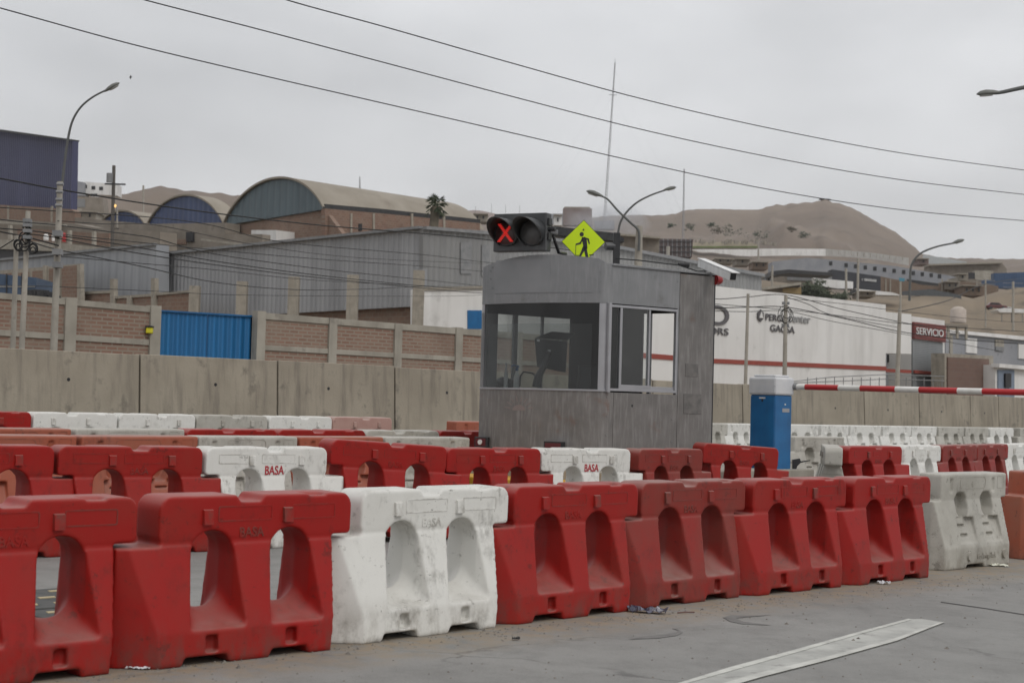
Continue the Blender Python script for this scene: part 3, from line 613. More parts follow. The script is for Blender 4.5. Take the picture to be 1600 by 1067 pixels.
me=bpy.data.meshes.new('bag'); bm.to_mesh(me); bm.free(); me.materials.append(BLK); o=bpy.data.objects.new('hand_bag',me); C.objects.link(o); tag(o,'dark rumpled bag lying on the booth desk','bag')
ch=empty('office_chair',Vector((1.0,22.85,zB)),'black office chair with tall back inside the booth','chair')
cp=Vector(((Bc+Dc).x/2-.05,(Bc+Dc).y/2,0))
local(ch,MB().box(-.25,.25,-.25,.25,.42,.52,0,Matrix.Translation(cp+Z*zB)).obj('seat',BLK,None,.03))
local(ch,MB().box(-.24,.24,.2,.28,.55,1.42,0,Matrix.Translation(cp+Z*zB)).obj('backrest',BLK,None,.03))
local(ch,MB().tube([cp+Z*(zB+.05),cp+Z*(zB+.42)],.03,8).obj('column',GREY))
for k in range(5):
    a=k*1.257; local(ch,MB().tube([cp+Z*(zB+.08),cp+Vector((.28*math.cos(a),.28*math.sin(a),zB+.06))],.02,6).obj('leg',BLK))
cb=MB().tube([PY(812,604,22.4),PY(813,588,22.4),PY(818,581,22.4),PY(832,583,22.4),PY(840,590,22.4)],.013,6).obj('cable_loop',CABLE); tag(cb,'thick black cable loop beside the spray bottle in the booth','cable')
# ------------------------------------------------------------------ traffic signal on the roof
YT=21.9; O=PY(812,363,YT); sc=YT/F
tl=empty('traffic_signal',PY(862,396,YT),'black two-lamp traffic signal showing a red X on the booth roof','traffic signal')
fx=Vector((.86,-.51,0)).normalized(); fx=Vector((.88,.47,0)).normalized(); 
fx=Vector((.90,-.43,0)).normalized()
TMm=Matrix((fx,Vector((-fx.y,fx.x,0)),Z)).transposed().to_4x4(); TMm.translation=O
# local: x across, y away from the viewer, z up; face looks along -y
hw=.40; hh=.262
local(tl,MB().box(-hw,hw,-.0,.17,-hh,hh,0,TMm).obj('housing',BLKV,None,.012))
for cx,lit in ((-.19,1),(.195,0)):
    ring=local(tl,MB().tube([TMm@Vector((cx,.0,-.01)),TMm@Vector((cx,-.03,-.01))],[.185,.178],28).obj('lamp_ring',BLK))
    lm=newmat('lens_'+('red' if lit else 'dark'))
    lens=local(tl,MB().tube([TMm@Vector((cx,-.028,-.01)),TMm@Vector((cx,-.04,-.01)),TMm@Vector((cx,-.05,-.01))],[.165,.155,.05],28).obj('lens',M_('lens_dark_red',(.06,.03,.03),rough=.3) if lit else M_('lens_grey',(.07,.07,.07),(.11,.11,.11),.35)))
    if lit:
        x=MB()
        for sg in (-1,1):
            for k in range(13):
                for j in (-1,0,1):
                    u=(k/12-.5)*.235; px=u*.80*sg+j*.017*1; pz=u
                    x.box(px-.0075,px+.0075,-.064,-.05,pz-.0075,pz+.0075,0,TMm@Matrix.Translation((cx,0,-.01)))
        local(tl,x.obj('red_cross',emis('red_led',(.65,.025,.018),.42)))
    # cut-away visor
    v=MB(); n=26; vs=[]
    for k in range(n+1):
        a=R(-62+304*k/n); rr=.195; dep=.46*(.2+.72*max(0,math.sin((a+0)*.5+R(45-0)) if 0 else max(0,(math.sin(a)+.45)/1.45)))
        for r_,dd_ in ((rr,0),(rr-.0,dep),(rr-.008,dep),(rr-.008,0)):
            vs.append(TMm@Vector((cx+r_*math.cos(a),-dd_-.0,-.01+r_*math.sin(a)-.03*dd_)))
    fs=[(i*4+k,i*4+(k+1)%4,(i+1)*4+(k+1)%4,(i+1)*4+k) for i in range(n) for k in range(4)]+[(0,1,2,3),(n*4,n*4+1,n*4+2,n*4+3)]
    local(tl,v.add(vs,fs,0,True).obj('visor',BLKV))
local(tl,MB().tube([TMm@Vector((hw,.08,.04)),TMm@Vector((hw+.10,.08,.04))],.03,10).obj('hinge',BLK))
for z in (.14,-.06): local(tl,MB().box(hw,hw+.03,.03,.13,z-.05,z+.05,0,TMm).obj('bracket',BLK,None,.005))
a=PY(862,362,YT); a2=PY(873,395,YT); a3=PY(884,397,YT+.3)
local(tl,MB().tube([a,a2,a3],[.022,.022,.022],8).obj('arm',BLK)); local(tl,MB().box(-.05,.05,-.04,.04,-.03,.03,0,Matrix.Translation(PY(866,363,YT))).obj('clamp',GREY,None,.006))
# ------------------------------------------------------------------ diamond sign
YS=22.6; sg=empty('warning_sign',PY(912,404,YS),'yellow-green diamond sign showing a walking person with a cane, behind the booth roof edge','warning sign')
ct=PY(911.5,378,YS); hs=34.5*YS/F
sx_=Vector((.995,-.1,0)); sn=Vector((-.1,-.995,0))
def sp(u,v,o=0.): return ct+sx_*u+Z*v+sn*o
k=hs
local(sg,MB().prism([sp(0,k,0),sp(k,0,0),sp(0,-k,0),sp(-k,0,0)],sn*-.006).obj('sign_edge',BLK))
k=hs-.009
local(sg,MB().prism([sp(0,k,.003),sp(k,0,.003),sp(0,-k,.003),sp(-k,0,.003)],sn*-.002).obj('sign_face',SIGNY))
fig=MB()
def q(px,py): return ((px-911.5)*YS/F,(378-py)*YS/F)
def pol(pts): fig.prism([sp(*q(*p),.004) for p in pts],sn*.003)
hd=[(908.7+3.3*math.cos(t*.524),366.2+3.5*math.sin(t*.524)) for t in range(12)]; pol(hd)
pol([(909,371),(914,370.2),(917,376),(918,388),(913,389),(910.5,380)])
pol([(913,370.5),(920,372.8),(922,381),(920.2,381.5),(918,375),(913,373.5)])
pol([(910,371),(911.5,374),(907.5,381.5),(900,383.5),(899.3,381.3),(906,379)])
pol([(912.5,386),(918,386),(917.5,391),(920,401),(920,403),(916,403),(913.5,393)]); pol([(911.5,384),(915.5,389),(911,396),(907.5,403),(904,403),(908,394)])
pol([(899.6,383),(900.2,383),(900.2,402),(899.6,402)]); pol([(921.5,397.8),(928.5,397.3),(928.5,398.8),(921.5,399.3)])
pol([(901,399),(905,398.7),(905,400),(901,400.2)])
local(sg,fig.obj('pedestrian_symbol',BLK))
bo=MB().tube([sp(*q(911.3,359),.004),sp(*q(911.3,359),.012)],.012,10); local(sg,bo.obj('bolt',BLK))
pst=MB().box(-.048,.048,-.05,.05,0,1,0,Matrix.Translation(Vector((PY(963,400,YS+.1).x,YS+.1,zR-.03)))@Matrix.Diagonal((1,1,tz(963,364,YS+.1)-zR+.03,1))); local(sg,pst.obj('post',BLK,None,.006))
local(sg,MB().tube([PY(946,385,YS+.06),PY(960,385,YS+.1)],.055,12).obj('cross_arm',BLKV))
# camera and red beacon on the right end of the roof
sc_=empty('security_camera',PY(1100,428,22.9),'white box security camera pointing down right from the booth roof corner','security camera')
a=PY(1096,409,22.9); b=PY(1146,430,22.0); dv=(b-a); L=dv.length; dv.normalize(); sd=dv.cross(Z).normalized(); uu=sd.cross(dv).normalized()
CM=Matrix((dv,sd,uu)).transposed().to_4x4(); CM.translation=a
local(sc_,MB().box(0,L,-.055,.055,-.08,.035,0,CM).obj('housing',WPAINT,None,.01)); local(sc_,MB().box(-.02,L+.07,-.062,.062,.038,.05,0,CM).obj('sun_hood',WPAINT,None,.003))
local(sc_,MB().box(L-.002,L+.004,-.045,.045,-.068,.025,0,CM).obj('lens',BLK)); local(sc_,MB().tube([a+dv*.15-uu*.05,a+dv*.1-Z*.14],[.02,.025],8).obj('mount',GREY))
local(sc_,MB().tube([PY(1094,408,22.9),PY(1106,414,22.7),PY(1112,424,22.6),PY(1107,430,22.7),PY(1098,428,22.9)],.008,6).obj('cable',CABLE))
bc=e+rd*(sEnd+.02)+ro*.0; bc.z=tz(1122,437,bc.y)
o=MB().tube([bc+rd*(-.02),bc+rd*.05,bc+rd*.09,bc+rd*.10],[.075,.075,.06,.02],18).obj('red_beacon',M_('beacon_red',(.25,.01,.012),rough=.3)); tag(o,'round red beacon on the right end of the booth under the camera','beacon')
pts=[PY(962,404,22.5),PY(1000,407,22.4),PY(1040,412,22.5),PY(1060,414,22.6),PY(1075,419,22.7),PY(1090,424,22.8),PY(1104,424,22.9)]
for p in pts: p.z=max(p.z,zR+.012)
o=MB().tube(pts,.009,6).obj('roof_cable',CABLE); tag(o,'black cable lying along the booth roof towards the camera','cable')
o=MB().tube([pts[3]+Z*.01,pts[3]+Vector((.15,.1,.01)),pts[4]+Z*.012],[.02,.028,.02],8).obj('cable_bundle',CABLE); tag(o,'bundled black tape knot of cable on the roof before the camera','cable')
# ------------------------------------------------------------------ boom cabinet and arm
YC=23.6; c0=PY(1209,741,YC-.2); c0.z=0; cr=Vector((.735,.678,0)).normalized(); cl=Vector((-cr.y,cr.x,0))
def dist(P,dv,x): return lat(P,dv,x,660)
wr=dist(c0,cr,1237); wl=dist(c0,cl,1171.5)
zc0=tz(1209,741,YC-.2); zc1=tz(1209,617,YC-.2); zc2=tz(1209,589,YC-.2)
cab=empty('boom_cabinet',Vector((c0.x,c0.y,zc0)),'tall blue boom barrier cabinet with cracked white top beside the booth','barrier cabinet')
def cbox(g,z0,z1,mt,name,bev=.01,dom=0.):
    a=c0-cr*g-cl*g; b=c0+cr*(wr+g)-cl*g; c=c0+cr*(wr+g)+cl*(wl+g); d=c0-cr*g+cl*(wl+g)
    return local(cab,MB().hexa([p+Z*z0 for p in (a,b,c,d)]+[p+Z*z1 for p in (a,b,c,d)]).obj(name,mt,None,bev))
cbox(0,zc0,zc1,BLUE,'body',.02)
capm=M_('cracked_white',(.50,.51,.53),(.60,.60,.60),.7,stain=(.09,.09,.09),sa=(.70,.74),sscale=7,ssc=(1,1,2.5))
cbox(.022,zc1,zc2,capm,'cap',.03); cbox(-.03,zc2,zc2+.035,capm,'cap_top',.03)
dr=local(cab,MB().hexa([c0-ro*0+cl*s_-cr*.006+Z*z_ for s_,z_ in ((.02,zc0+.05),(wl-.02,zc0+.05))]+[c0+cl*s_+cr*.002+Z*z_ for s_,z_ in ((wl-.02,zc0+.05),(.02,zc0+.05))]+[c0+cl*s_-cr*.006+Z*z_ for s_,z_ in ((.02,zc1-.03),(wl-.02,zc1-.03))]+[c0+cl*s_+cr*.002+Z*z_ for s_,z_ in ((wl-.02,zc1-.03),(.02,zc1-.03))]).obj('door',BLUE))
def cpl(s,z,w_,h_,mt,name,face=0,par=None):
    dv,on,nn=(cr,-cl,-cl) if face==0 else (cl,-cr,-cr)
    a=c0+dv*s+nn*(.004 if face==0 else .009)
    return local(par or cab,MB().hexa([a+Z*z,a+dv*w_+Z*z,a+dv*w_-nn*.006+Z*z,a-nn*.006+Z*z,a+Z*(z+h_),a+dv*w_+Z*(z+h_),a+dv*w_-nn*.006+Z*(z+h_),a-nn*.006+Z*(z+h_)]).obj(name,mt))
cpl(wr*.42,tz(1230,644,YC),wr*.42,.055,ALU,'nameplate'); cpl(wr*.55,tz(1230,633,YC),.03,.02,WPAINT,'lock')
cpl(wl*.38,zc1-.055,wl*.25,.02,WPAINT,'handle',1,dr); cpl(wl*.47,zc1-.10,.03,.04,BLK,'keyhole',1,dr)
pcc=c0+cr*wr/2+cl*wl/2
o=MB().hexa([pcc+cr*i*(wr/2+.07)+cl*j*(wl/2+.05)+Z*z_ for z_ in (T0-.008,zc0+.001) for i,j in ((-1,-1),(1,-1),(1,1),(-1,1))]).obj('base_plate',M_('plate',(.15,.16,.16),(.2,.2,.2),.6)); local(cab,o)
hub=PY(1237,604,YC+.1); ad=-NN; boom=empty('striped_barrier_arm',hub,'red and white striped boom arm reaching right from the blue cabinet','boom arm')
def armat(x):
    r=ray(x,605); nr=Vector((ad.y,-ad.x,0)); t=nr.dot(hub-CP)/nr.dot(r); return (CP+r*t-hub).dot(ad)
zz0=hub.z; tgt=PY(1600,613,(hub+ad*armat(1600)).y).z; slope=(tgt-zz0)/armat(1600)
cols=[(1237,1259,0),(1259,1311,1),(1311,1345,0),(1345,1400,1),(1400,1437,0),(1437,1497,1),(1497,1536,0),(1536,1605,1),(1605,1650,0)]
for x0,x1,r_ in cols:
    s0,s1=armat(x0),armat(x1); p=hub+ad*s0+Z*slope*s0; q_=hub+ad*s1+Z*slope*s1
    local(boom,MB().tube([p,q_],.042,14).obj('stripe',ARMR if r_ else ARMW))
s0=armat(1236); local(boom,MB().tube([hub-ad*.1,hub+ad*(armat(1246))],.05,12).obj('arm_clamp',GREY))
# black bracket on the island right of the cabinet
o=empty('hinge_bracket',PY(1241,738,YC+.3),'black metal bracket with pointed rod right of the foot of the blue cabinet','bracket')
local(o,MB().prism([PY(1239,718,23.7),PY(1250,716,23.7),PY(1252,722,23.7),PY(1246,728,23.7),PY(1243,737,23.7),PY(1239,737,23.7)],Vector((0,.08,0))).obj('plate',BLK,None,.004)); local(o,MB().tube([PY(1249,722,23.74),PY(1266,719,23.6)],[.012,.006],6).obj('rod',BLK))
# ------------------------------------------------------------------ road marking, bumps, litter
def flat(pts,off,th,mt,name):
    tr=[]; 
    for p in pts: q_=GP(*p); q_.z=q_.z+off; tr.append(q_)
    return MB().prism(tr,Z*th).obj(name,mt)
MARK=M_('worn_marking',(.40,.40,.37),(.29,.29,.27),.8,scale=4,world=True,stain=(.16,.155,.145),sscale=6)
MARKB=M_('bright_marking',(.50,.50,.46),(.38,.38,.35),.8,scale=6,world=True,stain=(.2,.2,.18),sscale=9)
o=flat([(1040,1075),(1140,1044),(1240,1017),(1340,989),(1420,967.5),(1440,967.5),(1476,973),(1400,999),(1290,1028),(1180,1054),(1120,1075)],.004,.002,MARK,'lane_marking'); tag(o,kind='structure')
for pts in ([(1040,1075),(1140,1044),(1240,1017),(1340,989),(1420,967.5),(1424,969.5),(1343,992),(1243,1021),(1148,1048),(1052,1075)],[(1110,1075),(1180,1054),(1290,1028),(1400,998),(1462,976),(1476,973),(1402,1002),(1295,1032),(1190,1059),(1135,1075)]):
    o=flat(pts,.008,.002,MARKB,'lane_marking'); tag(o,kind='structure')
for pts in ([(1470,940),(1540,950),(1610,961),(1610,962.3),(1540,951),(1470,941)],):
    o=flat(pts,.002,.002,M_('joint_sealant',(.06,.058,.055),rough=.9),'road_joint'); tag(o,kind='structure')
TYRE=M_('tyre_smear',(.115,.112,.106),(.16,.157,.149),.8,scale=8,world=True)
for pts in ([(983,999),(1010,994),(1040,991),(1057,988),(1060,985),(1050,982),(1058,983),(1067,988),(1058,993),(1030,997)],[(1130,965),(1142,961),(1170,962),(1205,961),(1170,964),(1150,966),(1160,971),(1205,977),(1160,975),(1140,971)]):
    o=flat(pts,.003,.001,TYRE,'tyre_mark'); tag(o,kind='structure')
RUB=M_('rubber_mat',(.05,.052,.05),(.085,.085,.08),.85,scale=5,world=True); 
bump_=empty('speed_bump',GP(70,900),'flat dark rubber speed bump mats with yellow inlays behind the front row','speed bump')
for k,(a0,n0) in enumerate(((-1.75,1.25),(-.55,1.25),(.65,1.25),(-1.75,2.15),(-.55,2.15),(.65,2.15),(-1.75,3.0),(-.55,3.0))):
    pts=[]
    for a_,n_ in ((a0,n0),(a0+1.15,n0),(a0+1.15,n0+.84),(a0,n0+.84)):
        p=AN(a_,n_); p.z=gz(p)+.002; pts.append(p)
    mt_=local(bump_,MB().prism(pts,Z*.035).obj('mat',RUB,None,.008))
    for i in range(4):
        for j in range(3):
            p=AN(a0+.12+i*.27+.03*(j%2),n0+.12+j*.27); p.z=gz(p)+.036
            local(mt_,MB().prism([p,p+D*.13,p+D*.16+NN*.07,p+D*.02+NN*.07],Z*.006).obj('inlay',M_('inlay',(.45,.36,.2),(.3,.25,.16),.7) if k+i+j==0 else bpy.data.materials['inlay']))
def crumple(name,px,py,l,w_,h,mt,label,cat,rz=0,seed=0,mt2=None):
    c=GP(px,py); bm=bmesh.new(); bmesh.ops.create_grid(bm,x_segments=14,y_segments=8,size=.5)
    for v in bm.verts:
        n=noise.noise(Vector((v.co.x*5+seed,v.co.y*7,seed))); n2=noise.noise(Vector((v.co.x*11,v.co.y*9+seed,3)))
        v.co=Vector((v.co.x*l*(1+.2*n),v.co.y*w_*(1+.5*n2),abs(n)*h*1.4+.006+.4*h*(1-4*v.co.y*v.co.y)))
    me=bpy.data.meshes.new(name); bm.to_mesh(me); bm.free(); me.materials.append(mt)
    if mt2:
        me.materials.append(mt2)
        for p in me.polygons: p.material_index=1 if (p.center.x>l*.15 and int((p.center.x+p.center.y)*60)%2) else 0
    o=bpy.data.objects.new(name,me); C.objects.link(o); o.location=(c.x,c.y,gz(c)); o.rotation_euler=(0,0,rz); s=o.modifiers.new('t','SOLIDIFY'); s.thickness=.003
    return tag(o,label,cat)
crumple('snack_bag',1011,957,.30,.10,.05,M_('foil_purple',(.04,.035,.07),(.13,.13,.16),.3,.4,14),'crumpled purple and silver snack bag at the foot of the faded red barrier','litter',R(-12),3,M_('foil_silver',(.25,.25,.27),rough=.45,metal=.3))
crumple('foam_dish',1556,884,.22,.14,.03,M_('white_foam',(.62,.62,.52),rough=.6),'flattened white foam dish before the grimy white barrier','litter',0,8)
crumple('paper_scrap',216,1045,.14,.05,.015,M_('white_paper',(.6,.6,.62),rough=.7),'torn scrap of white paper beside the largest red barrier','litter',0,5)
crumple('wrapper',1381,912.5,.12,.05,.03,bpy.data.materials['white_paper'],'small whitish wrapper under the last red barrier of the front row','litter',0,9)
crumple('leaf_scrap',806,1000,.05,.03,.02,BLK,'tiny dark leaf on the road below the bright red barrier','litter',.4,4)
c=GP(1070,958); o=MB().tube([c+Z*.01-D*.07+NN*.02,c+Z*.012,c+D*.06+Vector((.04,0,.008))],.005,5).obj('twig',M_('twig_red',(.12,.05,.04))); tag(o,'thin reddish stick lying on the road right of the snack bag','stick')
peb=MB(); random.seed(3)
for k in range(1300):
    x=random.uniform(-40,1640); y=random.uniform(900,1066)
    if random.random()<.72: y=1062-(x)*.104+random.gauss(5,7)
    if y>1075 or y<890: continue
    p=GP(x,y)
    if nof(p)>-.02: continue
    s=random.uniform(.003,.011)*(1 if random.random()<.93 else 2); 
    peb.add([p+Vector((random.uniform(.7,1.2)*s*a,random.uniform(.7,1.2)*s*b,c_*s)) for a,b,c_ in ((1,0,0),(0,1,0),(-1,0,0),(0,-1,0),(.2,.1,.9))],[(0,1,4),(1,2,4),(2,3,4),(3,0,4),(3,2,1,0)])
o=peb.obj('gravel_grit',M_('grit',(.09,.08,.07),(.22,.2,.17),.9,scale=20,world=True)); tag(o,'loose grit and pebbles strewn along the front row of barriers','gravel',None,'stuff')
# ------------------------------------------------------------------ background helpers
PYn=PY; KF=2.2
def PY(x,y,Y): return PYn(x,y,Y*KF if Y>=125 else Y)   # distances past 125 m were first estimated too short
def V(p): return Vector((p.x,p.y,p.z))
def facade(pts,kind,n,depth,name,mt,par=None,zb=None,off=0.):
    """solid behind a facade outline measured on an upright plane; depth in metres away from the viewer"""
    fn,vec,out={'N':(PN,NN,-NN),'M':(PM,D,-D),'Y':(PY,Vector((0,1,0)),Vector((0,-1,0)))}[kind]
    P=[fn(x,y,n)+out*off for x,y in pts]
    if zb is not None:
        P=P+[Vector((P[-1].x,P[-1].y,zb)),Vector((P[0].x,P[0].y,zb))]
    o=MB().prism(P,vec*depth).obj(name,mt)
    return local(par,o) if par else o
def strip(x0,y0,x1,y1,h,kind,n,name,mt,par,off=.06,th=.12):   # band whose top runs from (x0,y0) to (x1,y1), h pixels high
    return facade([(x0,y0),(x1,y1),(x1,y1+h),(x0,y0+h)],kind,n,th,name,mt,par,None,off)
def build(name,pos,label,cat,group=None): return empty(name,pos,label,cat,group)
def rect(x0,y0,x1,y1,kind,n,name,mt,par,off=.05,th=.1,sl=0.): return facade([(x0,y0),(x1,y0+sl*(x1-x0)),(x1,y1+sl*(x1-x0)),(x0,y1)],kind,n,th,name,mt,par,None,off)
# ---- brick perimeter wall with blue gate (runs parallel to the rows)
NB=21.; bt=[(0,457),(245,480),(405,488),(520,499),(620,507),(753,516),(900,527),(1110,545)]
def bty(x):
    for (a,b),(c,d) in zip(bt,bt[1:]):
        if x<=c: return b+(d-b)*(x-a)/(c-a)
    return bt[-1][1]
def brickwall(x0,x1,name,label):
    w_=build(name,PN(x0,560,NB),label,'brick wall'); w_.location.z=.3
    y0,y1=bty(max(x0,0))if x0>=0 else bty(0)-(-x0)*.09,bty(x1)
    facade([(x0,y0+7),(x1,y1+7)],'N',NB,.18,'brick_infill',BRK,w_,.3)
    facade([(x0,y0),(x1,y1),(x1,y1+9),(x0,y0+10)],'N',NB,.22,'top_beam',CONL,w_,None,.03)
    a=PN(x0,y0,NB); b=PN(x1,y1,NB); z=1.05
    h=(a.z-.4)
    hh=[PN(x0,y0,NB),PN(x1,y1,NB)]; hh=[Vector((p.x,p.y,1.59+(p.z-1.59)*.635)) for f_ in (1.,) for p in hh]
    c=[hh[0],hh[1],hh[1]-Z*.12,hh[0]-Z*.12]; local(w_,MB().prism([p-NN*.03 for p in c],NN*.24).obj('middle_beam',CONL))
    return w_
def bpillar(x,w_,par,top=0.,mt=None):
    a=PN(x,bty(x)-top,NB); A=a-D*w_/2-NN*.06; B=a+D*w_/2-NN*.06
    local(par,MB().slab(Vector((A.x,A.y,0)),Vector((B.x,B.y,0)),.3,a.z+.03,.2).obj('pillar',mt or CONL))
wa=brickwall(-230,245,'brick_wall','brick perimeter wall with pale pillars left of the blue gate'); wb=brickwall(403,1000,'brick_wall','brick perimeter wall with pale pillars between the blue gate and the booth')
for x in (-95,110,242): bpillar(x,.26,wa,0)
for x in (407,519,621,716,810,905,998): bpillar(x,.24,wb,0)
gt=build('sheet_gate',PN(325,550,NB+.3),'corrugated bright blue sheet metal gate in the brick wall','gate')
facade([(249,485),(324,489.5)],'N',NB+.2,.05,'gate_leaf',GATE,gt,.35); facade([(326,489.5),(402,495)],'N',NB+.2,.05,'gate_leaf',GATE,gt,.35)
facade([(247,484),(404,493.5),(404,496),(247,486.5)],'N',NB+.15,.06,'top_rail',BLUE,gt)
mtr=empty('meter_box',PN(232,516,NB),'small yellow meter box on the brick wall left of the blue gate','meter box'); local(mtr,MB().box(-.065,.065,-.1,.05,-.07,.06,0,Matrix.Translation(PN(232,516,NB)-NN*.05)).obj('box_body',M_('meter_yellow',(.6,.55,.02),rough=.5),None,.02)); local(mtr,MB().box(-.075,.075,-.12,.05,.06,.09,0,Matrix.Translation(PN(232,516,NB)-NN*.05)).obj('box_lid',BLK))
# ---- two grey warehouses, their side wall faces left, their long wall runs with the road
cor=PY(661,420,88); MW=D.dot(cor-P0); NW=nof(cor)
wh=build('warehouse',Vector((cor.x,cor.y,.5)),'long grey corrugated warehouse whose sharp corner points at the camera behind the brick wall','warehouse')
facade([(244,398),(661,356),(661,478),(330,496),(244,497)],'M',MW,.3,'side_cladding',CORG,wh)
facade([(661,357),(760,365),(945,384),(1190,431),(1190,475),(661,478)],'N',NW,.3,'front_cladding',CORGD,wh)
facade([(244,396),(661,354),(661,358),(244,400)],'M',MW,.3,'eaves',GREY,wh,None,.3); facade([(661,354),(760,362),(945,381),(1190,428),(1190,433),(945,386),(760,367),(661,359)],'N',NW,.3,'eaves',GREY,wh,None,.3)
for x0,x1,y0,y1 in ((719,736,379,428),(752,764,383,432)): rect(x0,y0,x1,y1,'N',NW,'panel_dark',GREY,wh,.06,.06)
facade([(244,485),(661,472),(661,560),(244,560)],'M',MW,.6,'base_wall',BRKM,wh,None,-.4)
roof=MB(); a,b,c=PM(244,397,MW),PM(661,355,MW),PN(1190,430,NW); roof.add([a,b,c,a+(c-b)],[(0,1,2,3)]); local(wh,roof.obj('roof',GREY))
for x,yt in ((305,447),(379,440),(460,433),(552,430),(655,423)):
    p=PM(x,yt,MW-3.5 if x<650 else MW-1.); 
    o=MB().box(-.30,.30,-.3,.3,0,p.z-.3,0,Matrix.Translation(Vector((p.x,p.y,.3)))).obj('concrete_post',CONP); tag(o,['weathered concrete post standing right behind the blue gate','concrete post above the right half of the blue gate','concrete post in front of the grey cladding, middle of the five','concrete post second from the corner of the grey warehouse','brick-stained concrete post at the corner of the grey warehouse'][[305,379,460,552,655].index(x)],'post','concrete posts before the grey warehouse')
low=build('low_brick_building',PM(300,500,MW-3.),'low brick lean-to with concrete pillars stepping along the grey warehouse','brick building')
for x0,x1,y0,y1 in ((127,178,457,455),(182,243,464,460),(244,304,459,454)):
    facade([(x0,y0),(x1,y1),(x1,500),(x0,500)],'M',MW-3.2,.3,'brick_bay',BRKM,low); strip(x0,y0-1,x1,y1-1,4,'M',MW-3.2,'coping',CONP,low,.12,.2)
for x,y in ((125,446),(179,436),(243,435),(205,462)): rect(x-3,y,x+3,505,'M',MW-3.2,'pillar',CONP,low,.2,.3)
wl_=build('pale_warehouse',PM(0,500,MW-1.5),'lighter grey metal-clad warehouse with slanting roof line at the left','warehouse')
facade([(-40,411),(0,407.5),(244,382),(244,500),(-40,500)],'M',MW-1.4,1.,'side_cladding',corr('corrugated_pale',(.27,.28,.295),(.31,.32,.335),NN,.9,.3,sheet=3.),wl_)
facade([(-40,408.5),(244,380),(244,383.5),(-40,412)],'M',MW-1.4,.3,'eaves',GREY,wl_,None,.2)
an=build('brick_annex',PM(60,500,MW-4),'brick annex with concrete-framed bays behind the utility poles','brick building')
facade([(-40,426),(70,417),(125,412),(127,500),(-40,500)],'M',MW-4.,.3,'wall',CONP,an)
for x0,x1,y in ((-20,18,430),(24,46,427),(51,70,424),(77,92,420),(97,120,417)): rect(x0,y,x1,475,'M',MW-4.,'brick_bay',BRKM,an,.03,.05,-.09)
for x in (73,94): rect(x-3,415,x+1,478,'M',MW-4.,'pillar',CONP,an,.15,.2)
ww=build('white_shed',PN(705,515,NW-4),'low white plastered shed with a blue door below the grey warehouse','shed')
facade([(655,452),(752,449),(900,447),(900,560),(655,560)],'N',NW-.8,.7,'wall',PLAST,ww); rect(730,485,752,514,'N',NW-.8,'door',BLUE,ww)
facade([(655,449),(900,444),(900,449),(655,454)],'N',NW-.8,.3,'coping',CONP,ww,None,.1)
# ---- dark blue truck bodies at the far left
tk=build('box_truck',PY(20,465,62),'dark blue box truck parked behind the brick wall at the left edge','truck')
facade([(-20,426),(57,434),(55,478),(-20,478)],'Y',62,2.4,'cargo_box',M_('truck_blue',(.03,.055,.10),(.05,.08,.13),.5),tk)
for x in (10,34): rect(x,428,x+1.5,475,'Y',62,'rib',BLK,tk,.05,.06)
rect(-20,446,55,449,'Y',62,'stripe',GREY,tk,.03,.04); 
for x in (5,40):
    p=PY(x,482,61.8); local(tk,MB().tube([p,p+Vector((0,.3,0))],.5,16).obj('wheel',BLK))
ds=MB(); 
for k in range(7): 
    p=PY(56+k*3.4,466-random.random()*4,60); ds.box(-.3,.3,-.3,.3,-1,random.uniform(0,.25),0,Matrix.Translation(p)@Matrix.Rotation(k*.7,4,'Z'))
o=ds.obj('scrap_heap',BLK); tag(o,'heap of dark scrap beside the blue truck behind the brick wall','scrap heap',None,'stuff')
# ---- big purple warehouse at the upper left
pw=build('purple_warehouse',PY(60,330,150),'tall dark purple corrugated warehouse at the upper left edge','warehouse')
facade([(-60,198),(0,205),(113,220),(111,329),(0,323),(-60,320)],'M',MW+62,1,'cladding',CORP,pw); facade([(-60,195),(0,202.5),(126,220),(126,222.5),(0,206),(-60,199)],'M',MW+62,1,'roof_sheet',BLK,pw,None,1.2)
facade([(-60,316),(0,320),(111,327),(117,331),(117,365),(-60,352)],'M',MW+60,1,'brick_base',BRKM,pw)
for x in (12,80): rect(x,322,x+2.5,352,'M',MW+60,'pillar',CONP,pw,.1,.2)
# ---- ramp / retaining bands between
ra=build('elevated_walkway',PY(80,385,130),'pale concrete elevated walkway with railing behind the utility poles','walkway')
facade([(-40,338),(0,342),(113,349),(150,356),(250,362),(250,500),(-40,500)],'M',MW+30,2,'retaining_wall',ROUGHC,ra)
facade([(-40,343),(0,346),(100,351),(100,354),(0,349.5),(-40,346)],'M',MW+29,.4,'upper_beam',CONL,ra); facade([(-40,372),(0,374),(95,380),(165,388),(165,395),(90,393),(0,389),(-40,388)],'M',MW+20,.6,'deck',CONL,ra)
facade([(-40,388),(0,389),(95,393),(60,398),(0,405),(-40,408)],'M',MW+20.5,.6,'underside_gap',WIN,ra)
for x0,x1,y in ((15,24,352),(108,112,360),(146,150,362)): rect(x0,y,x0+3.5,y+22,'M',MW+26,'pillar',CONL,ra,.2,.3)
for x0,x1,y0,y1 in ((28,107,357,378),(113,145,362,380),(151,172,364,384)): rect(x0,y0,x1,y1,'M',MW+28,'brick_bay',BRKM,ra,.1,.2,.05)
